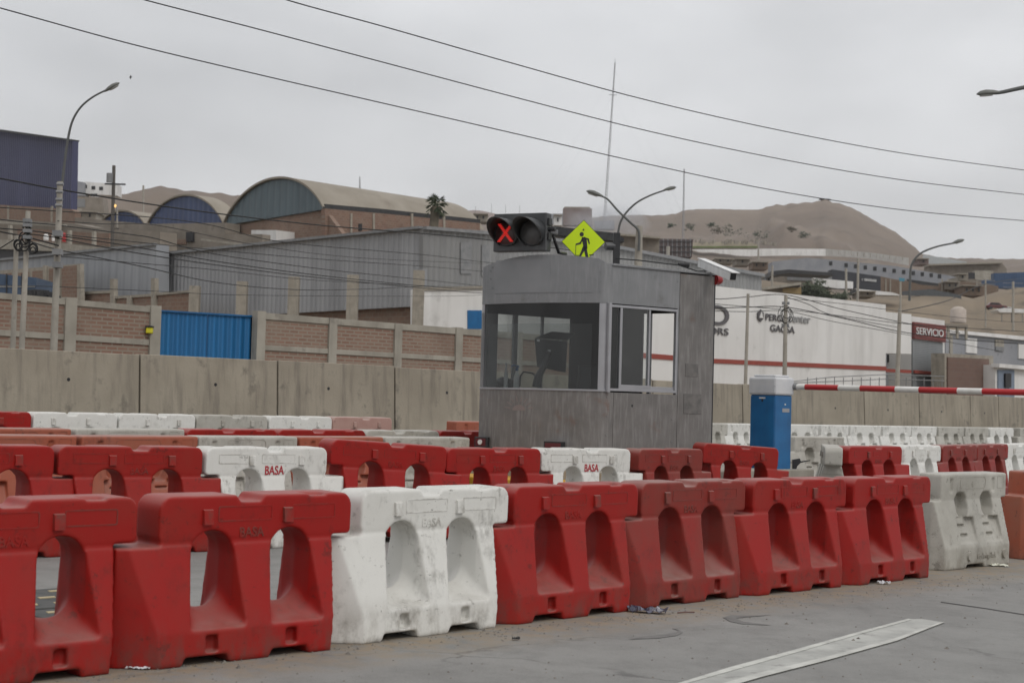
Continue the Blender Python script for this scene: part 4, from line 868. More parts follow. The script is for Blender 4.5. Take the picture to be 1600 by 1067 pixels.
for x0,y0,x1,y1,mt,nm,lb,ct in ((68,366,76,376,WPAINT,'water_drum','white drum standing on the walkway left of the tallest pole','drum'),(81,366,86,377,PLAST,'roof_tank','small white tank on the walkway beside the tallest pole','tank'),(97,364,103,378,ARMR,'gas_bottle','red cylinder on the walkway right of the tallest pole','gas bottle')):
    a=PM((x0+x1)/2,y1,MW+19); t=PM((x0+x1)/2,y0,MW+19); r_=(x1-x0)/2*a.y/F
    o=MB().tube([a,a+Z*.05,t-Z*.15,t],[r_*.9,r_,r_,r_*.6],14).obj(nm,mt); tag(o,lb,ct)
def car(px,py,Y,l,mt,label,rz=0.,name='parked_car'):
    p=PY(px,py,Y); c=empty(name,p,label,'car',None,rz); 
    b=MB().loft([[Vector((x,y*.85,z)) for x,z in ((-l/2,.35),(-l/2,.8),(-l*.42,.95),(l*.42,.9),(l/2,.75),(l/2,.35))] for y in (-1,1)]).obj('body',mt,c,.08)
    k=MB().loft([[Vector((x,y*.75,z)) for x,z in ((-l*.40,.93),(-l*.30,1.45),(l*.10,1.45),(l*.27,.9))] for y in (-1,1)]).obj('cabin',mt,c,.05)
    for y in (-.78,.78):
        MB().prism([(-l*.34,y,1.0),(-l*.28,y,1.36),(l*.08,y,1.36),(l*.20,y,1.0)],Vector((0,.01,0))).obj('side_window',WIN,c)
        for x in (-.3,.3): MB().tube([(x*l,y*1.05-.1,.33),(x*l,y*1.05+.1,.33)],.33,16).obj('wheel',BLK,c)
    return c
CARW=M_('car_white',(.55,.56,.58),rough=.3); CARR=M_('car_red',(.10,.025,.025),rough=.3); CARD=M_('car_dark',(.04,.045,.05),rough=.3)
# ---- little white house and pole at the upper left
hs_=build('hill_house',PY(150,300,230),'small white house with dark windows on the hill right of the purple warehouse','house')
facade([(131,284),(183,288),(183,306),(131,303)],'Y',230,6,'wall',PLAST,hs_,None); facade([(105,281),(131,285),(131,306),(105,306)],'Y',229,6,'grey_wall',PLASG,hs_)
for x0,y0 in ((143,291),(155,292),(134,289)): rect(x0,y0,x0+(6 if x0>140 else 2),y0+5.5,'Y',230,'window',WIN,hs_,.1,.2)
rect(141,303,152,307,'Y',229.8,'garage',WIN,hs_,.1,.2)
gh=build('grey_house',PY(130,345,210),'shabby concrete house beside the foot of the purple warehouse','house')
facade([(112,307),(160,309),(165,350),(112,345)],'Y',210,6,'wall',ROUGHC,gh)
for x0,y0,x1,y1,m_ in ((118,311,133,324,GREY),(118,326,128,333,CONL)): rect(x0,y0,x1,y1,'Y',210,'window',m_,gh,.1,.2)
# ---- vaulted halls
def vault(x0,y0,x1,y1,sag,M_n,length,mt,name,label,roofmt,endwall=None):
    a=PM(x0,y0,M_n); b=PM(x1,y1,M_n); o=build(name,a,label,'hall'); n=26; top=[]
    rise=sag*((a.y+b.y)/2)/F
    for i in range(n+1):
        t=i/n; p=a.lerp(b,t); top.append(p+Z*rise*((math.sqrt(max(0,1.35-(2*t-1)**2))-math.sqrt(.35))/(math.sqrt(1.35)-math.sqrt(.35))))
    zb=min(a.z,b.z)-.0
    local(o,MB().prism(top,D*.4).obj('gable',mt))
    m_=MB(); q=[p+Z*.25-D*.3 for p in top]; vs=[]
    for p in q: vs+=[p,p+D*length]
    m_.add(vs,[(2*i,2*i+1,2*i+3,2*i+2) for i in range(n)],0,True); local(o,m_.obj('vault_roof',roofmt))
    m2=MB(); vs=[]
    for p,q_ in zip(top,q): vs+=[p-D*.32+Z*.05,p-D*.32+Z*.28]
    m2.add(vs,[(2*i,2*i+1,2*i+3,2*i+2) for i in range(n)]); local(o,m2.obj('gable_edge',roofmt))
    return o,a,b
v3,a3,b3=vault(351,352,508,327,59,MW+48,(D.dot(PN(760,347,nof(PM(508,327,MW+48)))-P0)-MW-48),CORT,'vaulted_hall','large hall with a blue-grey gable and long beige vaulted roof',ROOFT)
facade([(300,366),(508,327),(508,329),(560,400),(300,500)],'M',MW+48.3,.6,'side_base',BRKM,v3)
nb3=nof(b3)
facade([(508,326),(600,334),(750,349),(750,420),(508,420)],'N',nb3-.2,.6,'long_brick_wall',BRKF,v3)
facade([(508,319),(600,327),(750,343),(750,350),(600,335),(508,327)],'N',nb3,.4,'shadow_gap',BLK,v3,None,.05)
for x in (545,580,640,690): rect(x,334,x+3,400,'N',nb3,'pillar',CONP,v3,.3,.4)
rect(558,350,563,361,'N',nb3,'window',WIN,v3,.3,.2)
rect(395,360,434,382,'M',MW+46,'white_annex',PLAST,v3,.2,3); 
v2,_,_=vault(232,352,351,351,45,MW+62,(D.dot(PN(382,345,nof(PM(351,351,MW+62)))-P0)-MW-62),CORB,'vaulted_hall','hall with a dark blue arched gable left of the largest vault',ROOFT)
v1,_,_=vault(158,352,228,352,21,MW+66,30,CORB,'vaulted_hall','smallest dark blue vaulted hall at the foot of the sandy hill',ROOFT)
facade([(117,340),(230,350),(352,348),(352,378),(240,392),(117,392)],'M',MW+46,2,'base_wall',ROUGHC,v2)
bd=build('concrete_yard_wall',PM(300,385,MW+40),'stretch of concrete and brick yard walls below the blue vaults','yard wall')
facade([(117,352),(240,360),(330,366),(410,366),(410,385),(244,402),(117,398)],'M',MW+36,1,'wall',ROUGHC,bd)
for x0,x1,y0,y1 in ((196,219,368,377),(227,262,371,382),(263,292,373,381)): rect(x0,y0,x1,y1,'M',MW+36,'brick_bay',BRKM,bd,.1,.2,.04)
for x0,y0,x1,y1 in ((175,357,186,384),(293,363,304,378),(219,372,226,381)): rect(x0,y0,x1,y1,'M',MW+36,'opening',WIN,bd,.2,.2)
strip(227,370,262,373,2,'M',MW+36,'lintel',CONL,bd,.25,.2); strip(317,373,380,381,3,'M',MW+34,'pale_coping',CONL,bd,.25,.2)
# ---- hills
def hill(name,pts,Y,front,back,zb,mt,amp,seed,nu=150,nv=34,lab_=None,slope_noise=.06,ff=1.12):
    vs=[]; P=[PY(x,y,Y) for x,y in pts]; Y*=KF; front*=KF; back*=KF
    xs=[p.x for p in P]
    for j in range(nv+1):
        v=j/nv
        for i in range(nu+1):
            x=xs[0]+(xs[-1]-xs[0])*i/nu
            for k in range(len(P)-1):
                if x<=P[k+1].x or k==len(P)-2: break
            t=(x-P[k].x)/max(1e-6,P[k+1].x-P[k].x); t=max(0,min(1,t)); z=P[k].z*(1-t)+P[k+1].z*t
            if v<.8:
                u=v/.8; yy=Y-front*(1-u); prof=u**ff
            else:
                u=(v-.8)/.2; yy=Y+back*u; prof=1-u*.6
            zz=zb+(z-zb)*prof
            nn=noise.fractal(Vector((x*.009/amp**.5+seed,yy*.006,seed)),1,2,5)
            if abs(v-.8)>.01: zz+=(z-zb)*slope_noise*nn*min(1,abs(v-.8)*6)*(prof>.02)
            else: zz+=(z-zb)*.008*noise.noise(Vector((x*.2,seed,0)))
            ridge=noise.fractal(Vector((x*.03+seed,yy*.006,seed+7)),1,2,6); zz+=(z-zb)*.06*ridge*min(1,max(0,(.8-v))*5)*(v>.05)
            vs.append((x*yy/Y if v<.8 else x,yy,zz))
    b=MB().add(vs,[(j*(nu+1)+i,j*(nu+1)+i+1,(j+1)*(nu+1)+i+1,(j+1)*(nu+1)+i) for j in range(nv) for i in range(nu)],0,True)
    o=b.obj(name,mt); tag(o,kind='structure'); return o
hill('hills',[(700,352),(800,347),(870,342),(905,341),(960,336),(1000,335),(1020,336),(1055,334),(1068,328),(1085,326),(1130,326),(1185,327),(1200,321),(1240,317),(1270,315),(1290,311),(1306,316),(1325,321),(1345,332),(1365,343),(1385,354),(1405,366),(1420,378),(1440,396),(1475,402),(1560,404),(1700,404),(1900,400)],520,300,200,3,SAND,1.,3,220,44,slope_noise=.07)
hill('hills',[(60,330),(110,306),(150,305),(175,303),(200,300),(240,290),(252,289),(300,296),(340,300),(378,303),(420,320),(520,345)],300,110,60,3,SAND,1.,9,90,24,slope_noise=.10)
hill('hills',[(400,300),(560,330),(700,331),(727,325),(745,323),(775,330),(800,334),(900,340),(1000,350)],700,150,100,3,M_('far_hill',(.25,.20,.18),(.21,.165,.145),1.,scale=.02,world=True),1.,5,60,14)
hill('slope',[(1180,430),(1230,436),(1300,450),(1330,462),(1350,456),(1400,458),(1440,452),(1490,455),(1520,462),(1560,450),(1620,440),(1700,440)],175,45,60,2,DIRT,1.,14,90,22,slope_noise=.10)
hill('slope',[(1060,385),(1080,392),(1200,404),(1300,410),(1420,420),(1500,425),(1620,425),(1720,420)],300,110,60,3,SAND,1.,21,80,20,slope_noise=.06)
hill('slope',[(1490,520),(1520,508),(1545,504),(1575,512),(1620,515),(1680,520)],128,12,20,1,DIRT,1.,33,40,12,slope_noise=.12)
LEAF=M_('leaf_dark',(.028,.040,.018),(.05,.062,.03),.8,scale=3); LEAFB=M_('leaf_brown',(.06,.05,.03),(.09,.075,.045),.9,scale=3); BARK=M_('palm_bark',(.09,.075,.055),(.13,.11,.08),.95)
def leafcloud(c,rx,ry,rz_,n,s,seed):
    rnd=random.Random(seed); b=MB()
    cl=[(rnd.gauss(0,.45),rnd.gauss(0,.45),rnd.gauss(0,.4)) for _ in range(14)]
    for k in range(n):
        q=rnd.choice(cl); p=Vector((q[0]+rnd.gauss(0,.22),q[1]+rnd.gauss(0,.22),q[2]+rnd.gauss(0,.2)))
        p=c+Vector((p.x*rx,p.y*ry,max(-.95,p.z)*rz_)); u=Vector((rnd.gauss(0,1),rnd.gauss(0,1),rnd.gauss(0,1))).normalized(); v=u.orthogonal().normalized(); s_=s*rnd.uniform(.6,1.4)
        b.add([p-u*s_-v*s_*.4,p+u*s_*.2-v*s_*.6,p+u*s_,p+v*s_*.6],[(0,1,2,3)])
    return b
t=empty('bushy_tree',PY(1275,470,160),'dark green bushy tree above the white lettered building','tree')
tr_=PY(1280,470,160); local(t,MB().tube([tr_-Z*6,tr_-Z*2,tr_+Z*.3],[.5,.4,.2],8).obj('trunk',BARK))
crn=MB()
for k,(x,y,rx,rz_) in enumerate(((1262,449,1.0,1.0),(1275,455,1.6,1.0),(1292,461,1.6,.7),(1306,465,1.1,.35))):
    q=leafcloud(PY(x,y,160),rx*2.2,2.4,rz_*2.2,900,.28,k); crn.add(q.v,q.f)
local(t,crn.obj('crown',LEAF))
for i,(x,y,s,l) in enumerate(((1048,353,1.,'leftmost small dark shrub on the sandy hill'),(1078,355,1.6,'low wide shrub on the sandy hill, right of the leftmost'),(1112,351,1.5,'round dark shrub highest on the sandy hill'),(1122,361,2.0,'brownish shrub below the highest one on the sandy hill'),(1140,361,2.4,'olive shrub in the middle of the sandy hill'),(1186,366,2.6,'largest dark shrub at the foot of the sandy hill'),(1236,358,1.3,'small shrub right of the largest one on the sandy hill'),(1256,367,1.6,'low dark shrub near the white wall on the sandy hill'))):
    c=PY(x,y,380); o=leafcloud(c,s*1.9,1.5,s*1.1,200,.4,50+i).obj('hill_shrub',LEAF if i not in (3,6) else LEAFB); tag(o,l,'shrub','shrubs on the sandy hill')
# palm
pb=PY(678,352,96); pt=PY(681,322,96); pm=empty('palm_tree',pb,'fan palm rising above the roof edge of the grey warehouse','palm')
local(pm,MB().tube([pb-Z*8,pb,pb.lerp(pt,.5),pt-Z*.2,pt],[.30,.28,.27,.34,.2],10).obj('trunk',BARK)); cr_=MB(); rnd=random.Random(4)
for k in range(30):
    a=rnd.uniform(0,6.283); el=rnd.uniform(-.9,1.3); L=rnd.uniform(.5,.85); d0=Vector((math.cos(a)*math.cos(el),math.sin(a)*math.cos(el),math.sin(el)))
    s0=pt; e0=pt+d0*L*.6; cr_.tube([s0,e0],[.03,.02],4)
    for j in range(9):
        an_=(j-4)*.28; sd=d0.cross(Z).normalized(); dv=(d0*math.cos(an_)+sd*math.sin(an_)).normalized(); tip=e0+dv*L*.62-Z*.12*abs(an_)-Z*.12
        w_=d0.cross(dv) ; w2=sd*.04 if abs(an_)<.6 else Z*.04
        cr_.add([e0-w2*.3,e0.lerp(tip,.5)-w2,tip,e0.lerp(tip,.5)+w2],[(0,1,2,3)])
local(pm,cr_.obj('crown',LEAF))
# ---- long white wall on the slope
lw=build('long_white_wall',PY(1200,400,330),'long white boundary wall curving along the foot of the sandy hill','boundary wall')
segs=[(1082,388.5,401,300),(1140,389,401,306),(1230,388.5,399.5,312),(1290,389,400,318),(1330,392,402,326),(1370,396,406,335),(1420,403,415,345)]
for (xa,ya,yb,Ya),(xc,yc,yd,Yc) in zip(segs,segs[1:]):
    m_=xa>=1290
    p=[PY(xa,ya,Ya),PY(xc,yc,Yc),PY(xc,yd,Yc),PY(xa,yb,Ya)]; local(lw,MB().prism(p,Vector((0,.4,0))).obj('wall_section',PLAST if not m_ else M_('block_wall',(.38,.37,.35),(.30,.29,.27),.9,scale=.5,world=True)))
for k in range(12):
    x=1300+k*10; y=390+(x-1300)*.1; p=PY(x,y,320+k*2); local(lw,MB().box(-.12,.12,-.12,.12,-1.8,0,0,Matrix.Translation(p)).obj('post',CONP))
yb_=build('cream_parapet',PY(1140,383,298),'cream building edge with a thin green stripe above the white wall','building')
facade([(1082,379),(1165,378),(1184,382),(1184,388),(1082,388)],'Y',297,4,'wall',M_('cream_wall',(.42,.38,.29),rough=.9),yb_); rect(1082,385,1184,387,'Y',296.9,'green_stripe',M_('green_stripe',(.16,.22,.07),rough=.8),yb_,.1,.1)
rub=MB(); rnd=random.Random(8)
for k in range(60):
    x=rnd.uniform(1085,1215); p=PY(x,377.5+rnd.uniform(-2,2)+max(0,(x-1180))*.1,296); s=rnd.uniform(.15,.4); rub.box(-s*1.6,s*1.6,-s,s,-s*2,s*1.5,0,Matrix.Translation(p)@Matrix.Rotation(rnd.random()*3,4,'Z'))
o=rub.obj('rubble',CONP); tag(o,'broken rubble piled above the cream building edge','rubble',None,'stuff')
# ---- plaid dark container stack, shed roof, box on far roof
sc2=build('scaffold_block',PY(1055,385,180),'dark red-brown latticed block behind the twin street lamp','container')
facade([(1028,373),(1083,374),(1081,402),(1028,400)],'Y',180,6,'body',M_('rust_dark',(.07,.05,.05),(.11,.085,.08),.8),sc2)
for k in range(8): rect(1029+k*7,373,1030.5+k*7,401,'Y',180,'slat',GREY,sc2,.1,.1)
for k in range(3): rect(1028,377+k*8,1082,378.2+k*8,'Y',179.9,'rail',BLK,sc2,.1,.1)
tb=build('roof_block',PY(900,345,260),'small pinkish concrete block on a roof in the smoke','roof block')
facade([(880,325),(925,326),(925,352),(880,352)],'Y',260,5,'wall',M_('pink_concrete',(.20,.155,.14),(.17,.13,.12),.9),tb); facade([(882,323),(922,323.5),(922,326),(882,325)],'Y',260,4,'parapet',CONP,tb)
fh=build('far_rooftops',PY(860,345,330),'pale distant rooftops left of the block in the smoke','houses')
for x0,y0,x1,y1 in ((835,336,858,350),(858,334,880,350),(770,338,800,352),(930,345,960,358)): rect(x0,y0,x1,y1,'Y',330+x0*.01,'house_front',PLASG,fh,.1,6)
dr_=build('dark_shed_roof',PY(900,365,120),'dark flat shed roof behind the diamond sign','shed')
facade([(860,353),(960,364),(975,372),(975,378),(860,366)],'Y',120,6,'roof_edge',BLK,dr_); facade([(860,364),(975,376),(975,388),(860,384)],'Y',121,5,'wall',ROUGHC,dr_)
dr2=build('cluttered_roof',PY(1000,380,150),'cluttered low roof with pipes beside the twin street lamp','shed')
facade([(960,366),(1030,372),(1030,395),(960,390)],'Y',150,5,'wall',ROUGHC,dr2); facade([(958,364),(1032,370),(1032,373),(958,367)],'Y',149,5,'roof_edge',CONP,dr2)
# ---- white lettered building
wc=PY(1117,560,90); NWB=nof(wc)
wbld=build('white_building',Vector((wc.x,wc.y,.5)),'long white windowless building with grey lettering and a red band','commercial building')
facade([(1000,434),(1117,447),(1250,461),(1384,476),(1384,495),(1384,700),(1000,700)],'N',NWB,20,'wall',PLAST,wbld)
facade([(1384,487),(1424,491),(1424,553),(1384,552)],'N',NWB+.01,20,'wall_return',PLAST,wbld)
facade([(1000,551),(1117,560.5),(1384,572.5),(1384,579),(1117,567.5),(1000,559)],'N',NWB,.1,'red_band',REDB,wbld,None,.05)
facade([(1384,552),(1424,554),(1424,700),(1384,700)],'N',NWB+3,1,'entrance_back',PLASG,wbld)
for x0,y0,x1,y1,m_ in ((1386,554,1392,566,WIN),(1394,556,1402,590,PLAST),(1408,555,1421,577,GREY)): rect(x0,y0,x1,y1,'N',NWB+3,'opening',m_,wbld,.1,.1)
facade([(1384,576),(1424,578),(1424,583),(1384,581)],'N',NWB+.5,.2,'red_band',REDB,wbld)
def wtext(txt,x0,x1,y0,y1,n,mt,par,name='lettering',ext=.015,off=.06):
    """text filling the box x0..x1 (pixels along the wall) and y0..y1 (pixel heights at its middle)"""
    ym=(y0+y1)/2; sl=.045*(x1-x0)/2; A=PN(x0,ym-sl,n); B=PN(x1,ym+sl,n); Lw=(B-A).dot(D); c=A.lerp(B,.5); h=(y1-y0)*c.y/F; c.z=PN((x0+x1)/2,ym,n).z
    me=text_mesh(name,txt,1.,ext,mt); xs=[v.co.x for v in me.vertices]; ys=[v.co.y for v in me.vertices]
    sx,sy=Lw/(max(xs)-min(xs)),h/(max(ys)-min(ys)); me.transform(Matrix.Translation((-(max(xs)+min(xs))/2,-(max(ys)+min(ys))/2,0))); me.transform(Matrix.Diagonal((sx,sy,1,1)))
    return place_text(me,name,c-NN*off,D,par)
ink=DKG
wtext('PERCO',1195,1229.5,491.5,502,NWB,ink,wbld); wtext('center',1231.5,1265,493.5,504.5,NWB,M_('thin_letters',(.27,.27,.27),rough=.8),wbld)
wtext('GACSA',1202.5,1240.5,508.5,519.5,NWB,ink,wbld)
wtext('O',1101,1138,477,508,NWB,ink,wbld); wtext('ORS',1106,1137,512,523,NWB,ink,wbld)
a=PN(1186.5,493,NWB)-NN*.06; s=9.8*a.y/F
def lg(pts,mt): return local(wbld,MB().prism([a+D*u*s*.95+Z*v*s for u,v in pts],-NN*.05).obj('emblem',mt))
lg([(-.85,.45),(-.85,-.45),(0,-1),(.85,-.45),(.85,.45),(0,1)],ink); a=a-NN*.06; lg([(-.5,-.4),(.5,-.4),(0,.62)],PLAST)
sv=build('service_bay',PN(1450,600,NWB+1),'grey roller door bay with a red-brown sign reading SERVICIO','workshop')
facade([(1424,494),(1476,501),(1476,700),(1424,700)],'N',NWB+1.2,12,'wall',PLAST,sv)
facade([(1424,503),(1473,509),(1473,535),(1424,529)],'N',NWB+1.2,.2,'sign_board',M_('sign_maroon',(.17,.045,.04),rough=.7),sv,None,.25)
tx=wtext('SERVICIO',1425.5,1468,513.5,524.5,NWB+1.2,WPAINT,sv,'lettering',.02,.31)
facade([(1424,531),(1471,536),(1471,700),(1424,700)],'N',NWB+1.2,.1,'roller_door',corr('roller_grey',(.20,.21,.215),(.22,.23,.235),Z,.12,.2),sv,None,.1)
facade([(1424,578),(1471,582),(1471,587),(1424,583)],'N',NWB+1.2,.1,'red_band',REDB,sv,None,.25)
# grey house, brick gateway, small white house
g1=build('grey_house',PN(1540,600,NWB+10),'two-storey grey house with pale cornice right of the workshop','house')
facade([(1478,516),(1600,529),(1720,541),(1720,700),(1478,700)],'N',NWB+8,10,'wall',PLASG,g1); facade([(1478,515),(1600,526),(1720,538),(1720,542),(1600,532),(1478,520)],'N',NWB+8,.4,'cornice',PLAST,g1,None,.3)
for x0,y0,x1,y1,m_ in ((1508,528,1525,551,PLAST),(1554,530,1567,541,CONL),(1554,541,1567,548,GREY),(1590,536,1604,560,PLAST),(1483,523,1487,552,CONL)): rect(x0,y0,x1,y1,'N',NWB+8,'window',m_,g1,.1,.1,.08)
gw=build('brick_gateway',PN(1510,620,NWB-2),'closed brown brick gateway in a beige frame right of the workshop','gateway')
facade([(1476,552),(1552,556),(1553,700),(1476,700)],'N',NWB-1,1,'frame',CONP,gw); facade([(1479,558),(1543,561),(1543,700),(1479,700)],'N',NWB-1,.2,'infill',bricks('brick_brown',D,.6,.3,(.16,.10,.08),(.14,.085,.07),(.15,.11,.09)),gw,None,.12)
g3_=build('small_white_house',PN(1580,620,NWB-3),'small white house front with blue-grey columns at the right edge','house')
facade([(1555,570),(1600,574),(1700,582),(1700,700),(1555,700)],'N',NWB-2,6,'wall',PLAST,g3_); facade([(1553,568),(1700,580),(1700,586),(1553,574)],'N',NWB-2,.6,'cornice',PLAST,g3_,None,.4)
rect(1558,578,1583,640,'N',NWB-2,'blue_surround',M_('blue_grey',(.18,.22,.28),rough=.8),g3_,.1,.1); rect(1566,583,1575,605,'N',NWB-2,'window',WIN,g3_,.25,.1)
# water tank
wt=build('water_tank',PN(1496,505,NWB+14),'squat pale water tank on a rough concrete stand above the grey house','water tank')
p0_=PY(1497,504,118); r_=12.5*118/F; h_=28*118/F
local(wt,MB().tube([p0_,p0_+Z*h_*.72,p0_+Z*h_*.86,p0_+Z*h_*.9],[r_,r_*.98,r_*.55,r_*.2],20).obj('tank_body',M_('tank_cream',(.42,.36,.31),(.36,.31,.27),.7)))
facade([(1478,505),(1512,507),(1512,511),(1478,509)],'Y',117,2,'slab',ROUGHC,wt)
for x in (1481,1495,1509): rect(x,509,x+3,530,'Y',117.2,'leg',CONP,wt,0,.3)
# ---- buildings on the right slope
gb=build('long_grey_building',PY(1350,425,210),'long grey building with a row of small square black windows','building')
facade([(1207,409),(1260,403),(1290,405),(1400,416),(1480,430),(1495,433),(1480,437),(1480,448),(1395,442),(1300,430),(1207,424)],'Y',210,8,'wall',PLASG,gb)
for k,x in enumerate((1298,1322,1337,1352,1367,1382,1397,1412,1427,1441,1455,1468)):
    y=411.5+(x-1298)*.118; f_=rect(x-2.6,y-3,x+2.6,y+3.2,'Y',210,'window',WIN,gb,.1,.15)
bs_=build('black_signboard_building',PY(1330,440,196),'charcoal shop front with an illegible white sign on the slope','shop')
facade([(1300,421),(1376,432),(1376,455),(1300,446)],'Y',196,6,'front',M_('charcoal_wall',(.022,.024,.032),(.03,.032,.04),.6),bs_)
sgm=MB(); 
for k in range(9):
    u=1351+k*2.1; y=437.2+k*.2; p=[PY(u,y-2,195.9),PY(u+1.3,y-2,195.9),PY(u+1.3,y+1.8,195.9),PY(u,y+1.8,195.9)]; sgm.prism(p,Vector((0,-.05,0)))
c0_=PY(1348,437,195.9); sgm.tube([c0_+Vector((math.cos(t_*.5),0,math.sin(t_*.5)))*.24 for t_ in range(1,12)],.05,5); local(bs_,sgm.obj('sign_strokes',WPAINT))
db=build('dark_flat_roof',PY(1250,430,185),'dark flat roofed shed with open front on the slope','shed')
facade([(1205,424),(1232,421),(1300,426),(1302,431),(1232,427),(1205,431)],'Y',184,10,'roof_edge',BLK,db); facade([(1205,430),(1300,431),(1300,452),(1205,447)],'Y',190,4,'wall',ROUGHC,db)
facade([(1230,429),(1300,431),(1300,440),(1230,438)],'Y',189.9,.1,'opening',GREY,db)
bx=build('white_trailer',PY(1302,440,170),'long white box trailer below the charcoal shop front','trailer')
facade([(1271,434),(1333,440),(1333,451),(1310,451),(1275,446)],'Y',170,2.5,'box_body',PLAST,bx); facade([(1276,446),(1333,451),(1333,453),(1276,449)],'Y',170.2,2,'chassis',BLK,bx)
for x in (1285,1322): 
    p=PY(x,453,169.8); local(bx,MB().tube([p,p+Vector((0,.3,0))],.42,12).obj('wheel',BLK))
hb=build('hillside_brick_house',PY(1450,450,220),'unfinished brown brick house below the long grey building','house')
facade([(1376,432),(1400,437),(1470,444),(1510,440),(1560,447),(1560,480),(1470,472),(1376,458)],'Y',205,6,'wall',bricks('brick_hill',Vector((1,0,0)),.5,.25,(.17,.115,.08),(.14,.095,.07),(.19,.155,.12)),hb)
for x in (1383,1390,1471,1480,1525): rect(x,436,x+2,462,'Y',205,'pillar',CONP,hb,.2,.2)
for x0,y0,x1,y1 in ((1449,452,1462,459),(1554,459,1566,470)): rect(x0,y0,x1,y1,'Y',205,'opening',WIN,hb,.1,.2)
tp=build('blue_tarpaulin',PY(1410,438,203),'small turquoise tarpaulin on the brick house','tarpaulin'); facade([(1405,434),(1414,435),(1413,440),(1405,439)],'Y',203,.1,'sheet',M_('turquoise',(.05,.22,.30),rough=.6),tp); facade([(1417,436),(1466,443),(1467,447),(1440,445),(1417,439)],'Y',203,.2,'awning',BLK,tp)
bb_=build('beige_block_house',PY(1520,425,260),'broad beige concrete house under the far white wall','house')
facade([(1453,414),(1565,410.5),(1573,420),(1573,448),(1453,436)],'Y',240,8,'wall',ROUGHC,bb_); facade([(1453,412.5),(1567,409),(1567,411.5),(1453,415)],'Y',239,8,'roof_edge',CONP,bb_)
facade([(1522,423),(1552,423),(1552,440),(1522,436)],'Y',236,2,'pale_wing',CONL,bb_); rect(1513,426,1523,436,'Y',235.8,'opening',WIN,bb_,.2,.2)
fw_=build('far_fence',PY(1490,405,330),'pale panel fence crossing the crest right of the sandy peak','fence')
facade([(1443,398),(1510,409),(1510,412),(1458,414),(1440,408)],'Y',330,.3,'panel',M_('fence_pale',(.40,.42,.42),(.34,.36,.36),.8),fw_)
bl=build('blue_container',PY(1580,430,215),'row of blue metal containers at the right edge of the slope','container')
CB=corr('container_blue',(.025,.06,.13),(.035,.075,.15),Vector((1,0,0)),.5)
facade([(1553,427),(1640,424),(1640,440),(1553,440)],'Y',215,3,'upper_container',CB,bl); facade([(1538,437),(1640,441),(1640,456),(1538,448)],'Y',213,3,'lower_container',CB,bl)
wl2=build('roadside_wall',PY(1500,462,178),'dark grey low wall winding across the dirt slope','wall')
facade([(1410,455),(1455,452),(1502,461),(1502,467),(1455,463),(1410,461)],'Y',172,.4,'wall',M_('wall_dark',(.065,.07,.075),(.09,.095,.10),.8),wl2)
ro2=build('white_tin_roof',PY(1380,458,168),'long pale tin roof below the charcoal shop front','roof')
facade([(1336,451),(1395,457),(1410,462),(1350,460)],'Y',168,4,'roof',PLAST,ro2); facade([(1333,453),(1350,460),(1352,463),(1330,460)],'Y',168,3,'gable',BLK,ro2)
lr=build('brown_roof_shed',PY(1220,452,150),'low brown shed with a pale roof edge left of the bushy tree','shed')
facade([(1193,449),(1252,441),(1252,445),(1193,453)],'Y',140,4,'roof_edge',CONL,lr); facade([(1193,450),(1252,444),(1252,460),(1193,456)],'Y',141,4,'wall',ROUGHC,lr); facade([(1206,449.5),(1250,444),(1250,448),(1206,452)],'Y',140.9,.1,'opening',WIN,lr); facade([(1223,450),(1252,449),(1252,460),(1223,457)],'Y',140.5,.1,'ochre_wall',M_('ochre',(.26,.19,.09),rough=.9),lr)
cp2=build('white_canopy',PY(1580,490,140),'white canopy roof over parked vehicles at the right edge','canopy')
facade([(1558,484),(1570,481),(1600,483),(1602,489),(1562,488)],'Y',140,5,'roof',PLAST,cp2)
for x in (1565,1580,1597): rect(x,488,x+1,503,'Y',140.5,'post',GREY,cp2,0,.1)
car(1556,484,150,4.2,CARR,'dark red parked car left of the white canopy at the right edge'); car(1574,491,150,4.2,CARW,'white parked car under the canopy at the right edge'); 
# ---- poles
def pole(x0,y0,x1,y1,Y,r0,r1,label,name='utility_pole',mt=POLE,extra=None):
    a=PY(x0,y0,Y); b=PY(x1,y1,Y); dv=(b-a).normalized(); zt=(b.z-.3); b=a+dv*((a.z-.35)/(-dv.z)) if dv.z<0 else b
    o=empty(name,b,label,'utility pole' if name=='utility_pole' else 'pole'); k_=KF if Y>=125 else 1; local(o,MB().tube([b,a],[r1*k_,r0*k_],12).obj('shaft',mt)); return o,a
p1_,a1=pole(44,330,34,545,27,.042,.056,'utility pole with coiled cables, second from the left edge')
p2_,a2_=pole(26,368,20,545,27.5,.04,.05,'pale utility pole nearest the left edge of the photo')
p3_,a3_=pole(94,284,84,545,28,.05,.072,'tall concrete utility pole with stacked insulators at the left')
def coil(par,px,py,Y,r,n=3,seed=0):
    rnd=random.Random(seed)
    for k in range(n):
        c=PY(px+rnd.uniform(-3,3),py+rnd.uniform(-6,6),Y-.1); rr=r*rnd.uniform(.7,1.15); ax=rnd.uniform(-.4,.4)
        local(par,MB().tube([c+Vector((math.cos(t_)*rr,math.sin(t_)*rr*ax,math.sin(t_)*rr*1.25)) for t_ in [q_*.45 for q_ in range(15)]],.012,5).obj('cable_coil',CABLE))
coil(p1_,40,378,27,.08,4,1); coil(p2_,27,381,27.5,.07,3,2); coil(p1_,50,386,27,.06,3,5); coil(p1_,44,355,27,.05,3,9)
for k,(x,y) in enumerate(((94,288),(93,300),(92.5,312),(92,321))): 
    c=PY(x,y,27.85); local(p3_,MB().tube([c-Vector((.06,0,0)),c+Vector((.06,0,0))],.028,8).obj('insulator',GREY)); 
